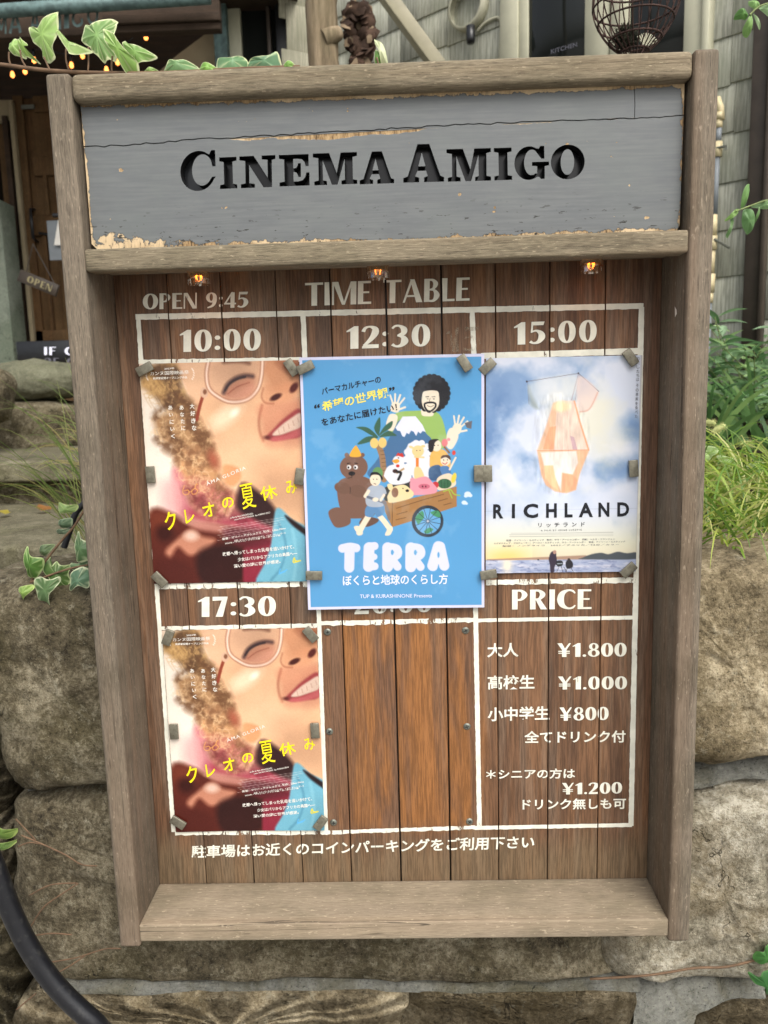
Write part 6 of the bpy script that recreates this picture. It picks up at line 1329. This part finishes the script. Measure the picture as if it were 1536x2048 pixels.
pa, pb_ = at(735, -60, 2.45), at(900, 165, 2.45); dvec = pb_ - pa
me = bevel_mesh(MB().box((0, 0, 0), (.078, .05, dvec.length)).mesh(), .003, 2); o = put('diagonal_brace', me, M['beige_pipe'], None, (pa + pb_) / 2); o.rotation_mode = 'QUATERNION'; o.rotation_quaternion = dvec.to_track_quat('Z', 'Y'); tag(o, 'broad beige diagonal brace crossing above the top rail', 'brace')
# tree trunk
def bark():
    t = NT('smooth_bark'); c = t.coord('Object', (1, 1, .12)); g = t.noise(c, 50, 6, .65); n = t.noise(t.coord('Object'), 8, 4)
    col = t.ramp(g, [(.3, S(84, 74, 58)), (.5, S(120, 106, 84)), (.7, S(152, 136, 112))]); col = t.mix(t.math('MULTIPLY', t.step(n, .45, .65), .4), col, S(98, 92, 70)); return t.fin(col, .85, bump=g, bs=.7, bd=.008, spec=.2)
M['bark'] = bark()
yt = 1.55; a, b = at(611, 60, yt), at(680, 60, yt); cx = (a.x + b.x) / 2; r0 = (b.x - a.x) / 2
tree = thing('tree', 'bare grey brown tree trunk with a cut knot rising behind the top rail', 'tree', (cx + .05, yt, .1))
pts = [(cx + .05, yt, .1), (cx + .03, yt, .8), (cx + .012, yt, 1.3), (cx, yt, a.z), (cx - .012, yt, a.z + .3), (cx - .05, yt + .1, a.z + 1.2), (cx - .1, yt + .2, a.z + 2.2)]
mbt = MB().tube(spline(pts, 10), [r0 * 1.25 - i * r0 * .45 / 60 for i in range(61)], 28); 
mbt.v = [tuple(Vector(q) + Vector((fb(q, 5, 3) * .02, fb((q[0], q[1] + 4, q[2]), 5, 3) * .01, 0))) for q in mbt.v]
place('trunk', mbt.mesh(True), M['bark'], tree)
kp = at(678, 66, yt - .02); mb = MB(); axk = (Matrix.Rotation(1.15, 3, 'Y') @ Matrix.Rotation(-.25, 3, 'X'))
lathe(mb, [(.026, -.05), (.022, -.012), (.0185, .002), (.015, .006), (.012, .002), (.003, .0)], 20, ax=axk); mb.v = [tuple(Vector(q) + kp) for q in mb.v]; place('cut_knot', mb.mesh(True), M['bark'], tree)
# limbs above the picture so the trunk does not just stop
for dx, dy, dz in ((.5, .2, .9), (-.6, .1, .8), (.1, .5, 1.0)):
    e = Vector(pts[-1]); place('limb', MB().tube([e, e + Vector((dx, dy, dz)) * .5, e + Vector((dx * 1.2, dy, dz))], [.05, .035, .015], 10).mesh(True), M['bark'], tree)
# dried flower bundle
yb = 1.75; bp = at(718, 60, yb); db = thing('dried_flower_bundle', 'dark brown dried flowers hanging between the tree trunk and the pipes', 'dried flowers', bp)
M['dry'] = solid('dried_petals', S(70, 54, 44), .85, .2, 0, .45, 25); M['dry2'] = solid('dried_pale_petals', S(120, 104, 84), .85, .2, 0, .3, 25)
random.seed(21)
def petals(n, f, mat, nm):
    mb = MB()
    for i in range(n):
        px, py = f(i); p = at(px, py, yb + random.uniform(-.05, .05)) - bp; r = random.uniform(.010, .022); ax = Matrix.Rotation(random.uniform(0, 6.28), 3, 'Y') @ Matrix.Rotation(random.uniform(-1, 1), 3, 'Z')
        q = [ax @ Vector((x * r, y * r * .5, z * r)) for x, y, z in ((-.4, 0, -1), (.5, .3, -.8), (.8, 0, 0), (.4, -.3, .9), (-.3, .2, 1), (-.8, -.3, .2), (0, -.5, 0))]
        mb.add([v_ + p for v_ in q], [(6, j, (j + 1) % 6) for j in range(6)])
    o = put(nm, mb.mesh(True), M[mat], db); return tag(o, kind='stuff')
wid = lambda y: 12 + 18 * math.sin(min(1, max(0, (y - 5) / 70)) * 2.2) if y < 95 else 18
def fpos(i): y = random.uniform(12, 140); return 719 + (y - 60) * .06 + random.uniform(-1, 1) * wid(y), y
petals(260, fpos, 'dry', 'dried_petals'); petals(40, fpos, 'dry2', 'pale_dried_petals')
put('twine', MB().tube([at(712, -60, yb) - bp, at(710, 5, yb) - bp, at(712, 30, yb) - bp], .004, 6).mesh(True), M['dry2'], db)
# hanging wire basket
yk = .55; kc = at(1271, 40, yk); bk = thing('wire_basket', 'rusty hanging wire basket before the window, above the top rail right end', 'basket', kc)
M['wire'] = solid('rusty_wire', S(70, 52, 46), .7, .3, .3, .3, 60); pxm = (at(1355, 20, yk).x - at(1187, 20, yk).x) / 168
prof = [(78, -75), (82, -30), (84, 15), (74, 45), (52, 78), (28, 100), (16, 112)]
pr_ = [(r * pxm, -(y - 40) * pxm) for r, y in prof]
for r, z in pr_[1:]: put('wire_ring', MB().tube([(r * math.cos(a), r * math.sin(a), z) for a in [k * math.pi / 18 for k in range(37)]], .0016, 6, False).mesh(True), M['wire'], bk)
for k in range(26):
    a = k * 2 * math.pi / 26; put('wire_rib', MB().tube(spline([(r * math.cos(a), r * math.sin(a), z) for r, z in pr_], 4), .0011, 5).mesh(True), M['wire'], bk)
for k in range(3):
    a = k * 2.1 + .3; p = Vector((pr_[1][0] * math.cos(a), pr_[1][0] * math.sin(a), pr_[1][1])); mb = MB()
    for j in range(16):
        c = p.lerp(Vector((0, 0, .62)), j / 16 + .03); ax = Matrix.Rotation(j * 1.57, 3, 'Z'); mb.tube([c + ax @ Vector((.006 * math.cos(b), 0, .013 * math.sin(b))) for b in [q * math.pi / 5 for q in range(11)]], .0013, 5, False)
    put('chain', mb.mesh(True), M['wire'], bk)
tag(put('hook', MB().tube([kc + Vector((0, 0, .62)), kc + Vector((0, 0, .8)), kc + Vector((0, .2, .95))], .004, 8).mesh(True), M['wire']), 'wire hook carrying the hanging basket, above the picture', 'hook')
def fuzz(px, py, r, col, lab, cat, name, n=500):
    p = at(px, py, yk); mb = MB()
    for i in range(n):
        d = Vector((random.gauss(0, 1), random.gauss(0, 1), random.gauss(0, 1))).normalized(); q = d * r * random.uniform(.5, 1); e = q + d * .006; s = d.orthogonal() * .0022; mb.add([q - s, q + s, e], [(0, 1, 2)])
    lathe(mb, [(r * .8 * math.sin(a), r * .8 * math.cos(a)) for a in [math.pi * k / 8 for k in range(9)]], 12)
    m_ = solid(name + '_stuff', S(*col), .9, .1, 0, .4, 80); return tag(put(name, mb.mesh(), m_, None, p), lab, cat)
fuzz(1252, 76, 25 * pxm, (52, 52, 42), 'dark green brown moss ball lying in the wire basket', 'moss ball', 'moss_ball')
fo = thing('white_grill_fan', 'small white ribbed fan shape standing in the wire basket', 'fan', at(1290, 94, yk))
for k in range(11):
    a = math.radians(20 + k * 11); put('rib', MB().tube([(0, 0, 0), (math.cos(a) * 26 * pxm, 0, math.sin(a) * 26 * pxm)], .0012, 5).mesh(), M['trim'], fo)
# conduit on the wall beside the right post
cdt = thing('pipe_conduit', 'cream and grey jointed conduit just right of the right post', 'conduit', A(1436, 400, .04)); M['cream_pipe'] = solid('cream_conduit', S(204, 190, 150), .5, .4, 0, .08, 20); M['slate_pipe'] = solid('slate_grey_conduit', S(126, 132, 136), .5, .4, 0, .06, 20)
seg = [((1434, 196), (1441, 215), (1443, 240), .020, 'cream_pipe'), ((1439, 226), (1439, 238), None, .027, 'cream_pipe'), ((1438, 240), (1438, 256), None, .021, 'cream_pipe'), ((1438, 256), (1436, 286), None, .018, 'slate_pipe'), ((1436, 284), (1435, 314), None, .027, 'cream_pipe'), ((1434, 314), (1429, 430), None, .018, 'slate_pipe'),
       ((1428, 430), (1427, 470), None, .021, 'cream_pipe'), ((1426, 472), (1425, 500), None, .027, 'cream_pipe'), ((1424, 500), (1422, 545), None, .021, 'cream_pipe'), ((1422, 548), (1420, 585), None, .027, 'cream_pipe'), ((1420, 585), (1419, 606), None, .021, 'cream_pipe'), ((1418, 606), (1408, 860), None, .018, 'slate_pipe')]
for a, b, c, r, m_ in seg:
    P = [A(*q, .04) for q in (a, b, c) if q]; place('conduit_length', MB().tube(P, r * .5, 14).mesh(True), M[m_], cdt)
place('bracket', MB().tube([A(1432, 296, .05), A(1452, 292, .05), A(1452, 300, .05)], .004, 6).mesh(), M['steel'], cdt); place('bracket', MB().tube([A(1428, 478, .05), A(1460, 496, .03)], .004, 6).mesh(), M['steel'], cdt)

# ------------------------------------------------------------------ café wing on the left
cafe = thing('cafe_building', 'dark wooden cafe wing with a low eave and string lights at the upper left', 'cafe', (-1.6, 3.6, 0))
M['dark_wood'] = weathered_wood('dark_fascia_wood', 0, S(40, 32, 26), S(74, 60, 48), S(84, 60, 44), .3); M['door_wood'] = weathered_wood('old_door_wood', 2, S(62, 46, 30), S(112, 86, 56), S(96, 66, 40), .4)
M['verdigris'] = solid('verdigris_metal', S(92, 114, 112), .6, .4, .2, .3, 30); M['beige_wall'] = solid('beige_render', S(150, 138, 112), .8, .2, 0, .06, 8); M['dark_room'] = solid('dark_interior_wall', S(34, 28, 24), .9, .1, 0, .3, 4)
M['pale_column'] = stone_mat('pale_green_plaster', [(.3, S(84, 92, 82)), (.5, S(124, 132, 118)), (.7, S(140, 146, 132))], S(84, 96, 78), .5, .1, .5, .2)
def prc(name, x0, y0, x1, y1, y, dep, mat, parent=cafe, lab=None, bev=.003):
    ym = (y0 + y1) / 2; a, b = at(x0, ym, y), at(x1, ym, y); xm = (x0 + x1) / 2; zt, z0 = at(xm, y0, y).z, at(xm, y1, y).z
    me = MB().box(((a.x + b.x) / 2, y + dep / 2, (zt + z0) / 2), (b.x - a.x, dep, zt - z0)).mesh()
    if bev: bevel_mesh(me, bev, 2)
    return place(name, me, M[mat], parent, lab)
YD = 3.6
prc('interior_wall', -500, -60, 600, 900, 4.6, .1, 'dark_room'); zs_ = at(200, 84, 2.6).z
place('soffit', MB().box((-2.2, 3.62, zs_ + .28), (3.6, 2.0, .03)).mesh(), M['dark_wood'], cafe)
prc('fascia_board', -400, 14, 440, 76, 2.6, .04, 'dark_wood'); prc('fascia_batten', 205, 26, 440, 44, 2.57, .03, 'dark_wood'); prc('fascia_batten', 205, 48, 440, 62, 2.585, .02, 'dark_wood')
g0, g1 = at(-300, 42, 2.5), at(420, -6, 2.5); place('gutter', MB().tube([g0, g1], .026, 16).mesh(True), M['verdigris'], cafe)
M['roof'] = solid('pale_roof_sheet', S(188, 186, 176), .6, .3, 0, .15, 3)
place('roof', MB().add([(-4.2, 2.55, zs_ + .22), (-.5, 2.55, zs_ + .28), (-.5, 4.8, zs_ + 1.3), (-4.2, 4.8, zs_ + 1.2)], [(0, 1, 2, 3)]).box((-2.2, 4.7, zs_ + .65), (3.8, .05, 1.1)).mesh(), M['roof'], cafe)
for c, x0, x1, yb_, ht in (('M', -8, 13, 69, 42), ('A', 18, 43, 67, 39), ('A', 60, 80, 63, 38), ('M', 88, 122, 61, 40), ('I', 128, 138, 57, 38), ('G', 144, 166, 55, 38), ('O', 174, 197, 50, 38)):
    shp = {'M': [stk([(.08, 0, .16), (.08, 1, .16)], 1), stk([(.08, 1, .16), (.5, .2, .16)], 1), stk([(.5, .2, .16), (.92, 1, .16)], 1), stk([(.92, 1, .16), (.92, 0, .16)], 1)], 'A': [stk([(.08, 0, .2), (.46, 1, .2)], 1), stk([(.54, 1, .2), (.92, 0, .2)], 1), rc(.25, .25, .75, .37)], 'I': [rc(0, 0, 1, 1)],
           'G': [stk([(.9, .85, .2), (.5, .93, .14), (.12, .6, .2), (.15, .25, .2), (.5, .07, .14), (.88, .2, .2), (.88, .45, .2)])], 'O': [(ell(.5, .5, .5, .5), [ell(.5, .5, .3, .36)])]}[c]
    mb = MB()
    for kk, (ol, hl) in enumerate(shp):
        F = lambda u, w_, dy: at(x0 + (x1 - x0) * u, yb_ - ht * w_ - (x1 - x0) * u * .07, 2.53 + dy + kk * .0004)
        vs, fs = tess(ol, hl); mb.add([F(v.x, v.y, 0) for v in vs], fs)
        for lp in [ol] + hl: n = len(lp); mb.add([F(a, b, 0) for a, b in lp] + [F(a, b, .012) for a, b in lp], [(i, (i + 1) % n, n + (i + 1) % n, n + i) for i in range(n)])
    place('sign_letter', mb.mesh(), M['verdigris'], cafe, 'grey green cut letter %s under the gutter' % c)
# gable of beige render, corner post, siding, dark window
B = [at(*q, 3.0) for q in ((300, 160), (352, 112), (445, 42), (446, 300), (300, 300))]
place('render_panel', slab([xz(q) for q in B], [], 3.0, 3.05), M['beige_wall'], cafe)
prc('corner_post', 437, -200, 463, 700, 2.9, .06, 'verdigris'); prc('siding_strip', 464, -200, 491, 700, 2.95, .04, 'trim')
prc('dark_window', 492, -200, 561, 700, 2.98, .03, 'glass_dark'); prc('window_frame', 560, -200, 585, 700, 2.93, .06, 'black_plastic'); prc('window_frame', 542, -200, 549, 700, 2.94, .04, 'brown_trim')
UC = Vector((.86, .5, 0)).normalized(); NC = Vector((.5, -.86, 0)).normalized(); PC = at(580, 60, 2.9)
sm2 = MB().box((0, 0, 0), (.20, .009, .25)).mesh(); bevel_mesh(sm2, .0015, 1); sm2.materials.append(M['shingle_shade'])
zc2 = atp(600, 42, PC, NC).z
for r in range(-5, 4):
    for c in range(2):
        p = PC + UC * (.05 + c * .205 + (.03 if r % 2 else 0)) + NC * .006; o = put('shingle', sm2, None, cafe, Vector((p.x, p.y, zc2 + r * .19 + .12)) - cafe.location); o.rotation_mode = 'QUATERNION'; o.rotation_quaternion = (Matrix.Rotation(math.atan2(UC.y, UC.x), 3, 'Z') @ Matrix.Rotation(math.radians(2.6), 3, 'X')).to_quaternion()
# door, jambs, threshold
q2 = lambda x, y: (x / 3.657, 180 + y / 3.657)
prc('lintel', -160, 202, 33, 243, YD, .06, 'beige_wall'); prc('pale_column', -120, 400, 14, 730, YD - .25, .16, 'pale_column'); prc('jamb', 24, 230, 34, 690, YD - .02, .06, 'dark_wood')
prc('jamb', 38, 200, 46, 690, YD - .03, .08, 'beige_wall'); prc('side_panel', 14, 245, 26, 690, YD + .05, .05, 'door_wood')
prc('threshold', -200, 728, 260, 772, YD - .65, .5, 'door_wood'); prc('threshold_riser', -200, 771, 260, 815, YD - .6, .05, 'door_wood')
dm = at(50, 430, YD); door = thing('wooden_door', 'old brown panelled door standing open in the dark doorway at the left', 'door', (dm.x, YD, at(50, 700, YD).z))
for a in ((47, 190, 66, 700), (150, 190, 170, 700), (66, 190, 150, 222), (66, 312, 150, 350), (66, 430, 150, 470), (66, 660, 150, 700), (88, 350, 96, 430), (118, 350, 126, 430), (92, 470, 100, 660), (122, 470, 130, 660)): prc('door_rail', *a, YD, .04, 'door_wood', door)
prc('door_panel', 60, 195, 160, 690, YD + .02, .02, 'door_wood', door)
hp = at(62, 430, YD - .05); place('door_handle', MB().tube([hp + Vector((0, .05, .04)), hp + Vector((0, 0, .03)), hp + Vector((0, 0, -.12)), hp + Vector((0, .05, -.13))], .008, 8).mesh(True), M['black_plastic'], door)
place('latch', MB().tube([at(77, 466, YD - .01), at(99, 469, YD - .01)], .006, 6).mesh(), M['black_plastic'], door); place('name_plate', MB().box(tuple(at(56, 214, YD - .01)), (.07, .01, .02)).mesh(), M['steel'], door)
# hanging OPEN board
yo = 3.3; os_ = thing('open_sign', 'dark tilted board reading OPEN hung on cords on the door', 'sign', at(77, 566, yo)); rot = Matrix.Rotation(math.radians(24), 3, 'Y'); so = os_.location
wo = (at(118, 566, yo) - at(36, 566, yo)).length; me = bevel_mesh(MB().box((0, 0, 0), (wo * .98, .018, .062), rot).mesh(), .002, 1); put('board', me, M['brown_trim'], os_)
sh, wd = word_shapes('OPEN', .16); lw = wo * .62; lh = .034
f3 = lambda u, v_, k_: rot @ Vector(((u / wd - .5) * lw + .01, -.0105 - k_, (v_ - .5) * lh))
put('lettering', flat_shapes(sh, f3), ink('tarnished_gold_lettering', S(150, 140, 104)), os_)
for s in (-1, 1): a = rot @ Vector((s * wo * .36, 0, .03)); put('cord', MB().tube([a, at(66, 488, yo) - so], .0025, 5).mesh(), M['brown_trim'], os_)
# black kick board with lettering
kb = thing('lettered_kick_board', 'black board with white stencil lettering on the wooden step at the left', 'sign', at(120, 706, 3.0)); a, b = at(30, 683, 3.0), at(260, 728, 3.0)
place('board', bevel_mesh(MB().box(((a.x + b.x) / 2, 3.02, (a.z + b.z) / 2), (b.x - a.x, .03, a.z - b.z)).mesh(), .003, 1), M['black_plastic'], kb)
G['F'] = (.50, [rc(0, 0, .21, 1), rc(.2, .9, .5, 1), rc(.2, .47, .44, .55)])
for s, x0, x1, y0, y1 in (('IF C', 89, 148, 694, 710), ('2F C', 90, 150, 716, 731)):
    sh, wd = word_shapes(s, .16); P0, P1, P2 = at(x0, y1, 3.0), at(x1, y1, 3.0), at(x0, y0, 3.0)
    f4 = lambda u, v_, k_: P0 + (P1 - P0) * (u / wd) + (P2 - P0) * v_ + Vector((0, -.004 - k_, 0)); place('lettering', flat_shapes(sh, f4), M['ink_grey'] if y0 > 700 else M['ink_lilac'], kb)
# paper notice behind the left post
nb = thing('clipped_notice', 'blue grey clipboard with a white sheet on the door, half behind the left post', 'notice', at(118, 470, 3.3)); prc('clipboard', 96, 440, 160, 520, 3.3, .01, 'slate_pipe', nb)
B = [at(*q, 3.28) for q in ((116, 440), (160, 440), (160, 492), (108, 490))]; place('paper', slab([xz(q) for q in B], [], 3.28, 3.285), M['ink_white'], nb); prc('clip', 104, 426, 118, 433, 3.28, .02, 'black_plastic', nb)
# string lights under the eave
sl_ = thing('string_lights', 'string of small glowing orange bulbs under the dark eave', 'string lights', at(150, 120, 2.9))
ax0 = Matrix.Identity(3)
for px, py in ((292, 75), (165, 112), (143, 131), (68, 121), (50, 143), (235, 125), (213, 140), (25, 150), (330, 60)):
    p = at(px, py, 2.9); mb = MB(); r = .0095; lathe(mb, [(.001, -r * 1.3), (r * .8, -r * .8), (r, 0), (r * .7, r), (r * .45, r * 1.8)], 14); mb.v = [tuple(Vector(q) + p) for q in mb.v]; place('bulb', mb.mesh(True), M['string_glow'], sl_)
    place('bulb_socket', MB().tube([p + Vector((0, 0, .014)), p + Vector((0, 0, .045))], .007, 8).mesh(True), M['black_plastic'], sl_)
wp = [at(a, b - 22, 2.9) for a, b in ((-60, 140), (25, 150), (50, 143), (68, 121), (143, 131), (165, 112), (213, 140), (235, 125), (292, 75), (330, 60), (420, 50))]
place('wire', MB().tube(spline(wp, 4), .0025, 5).mesh(True), M['black_plastic'], sl_)
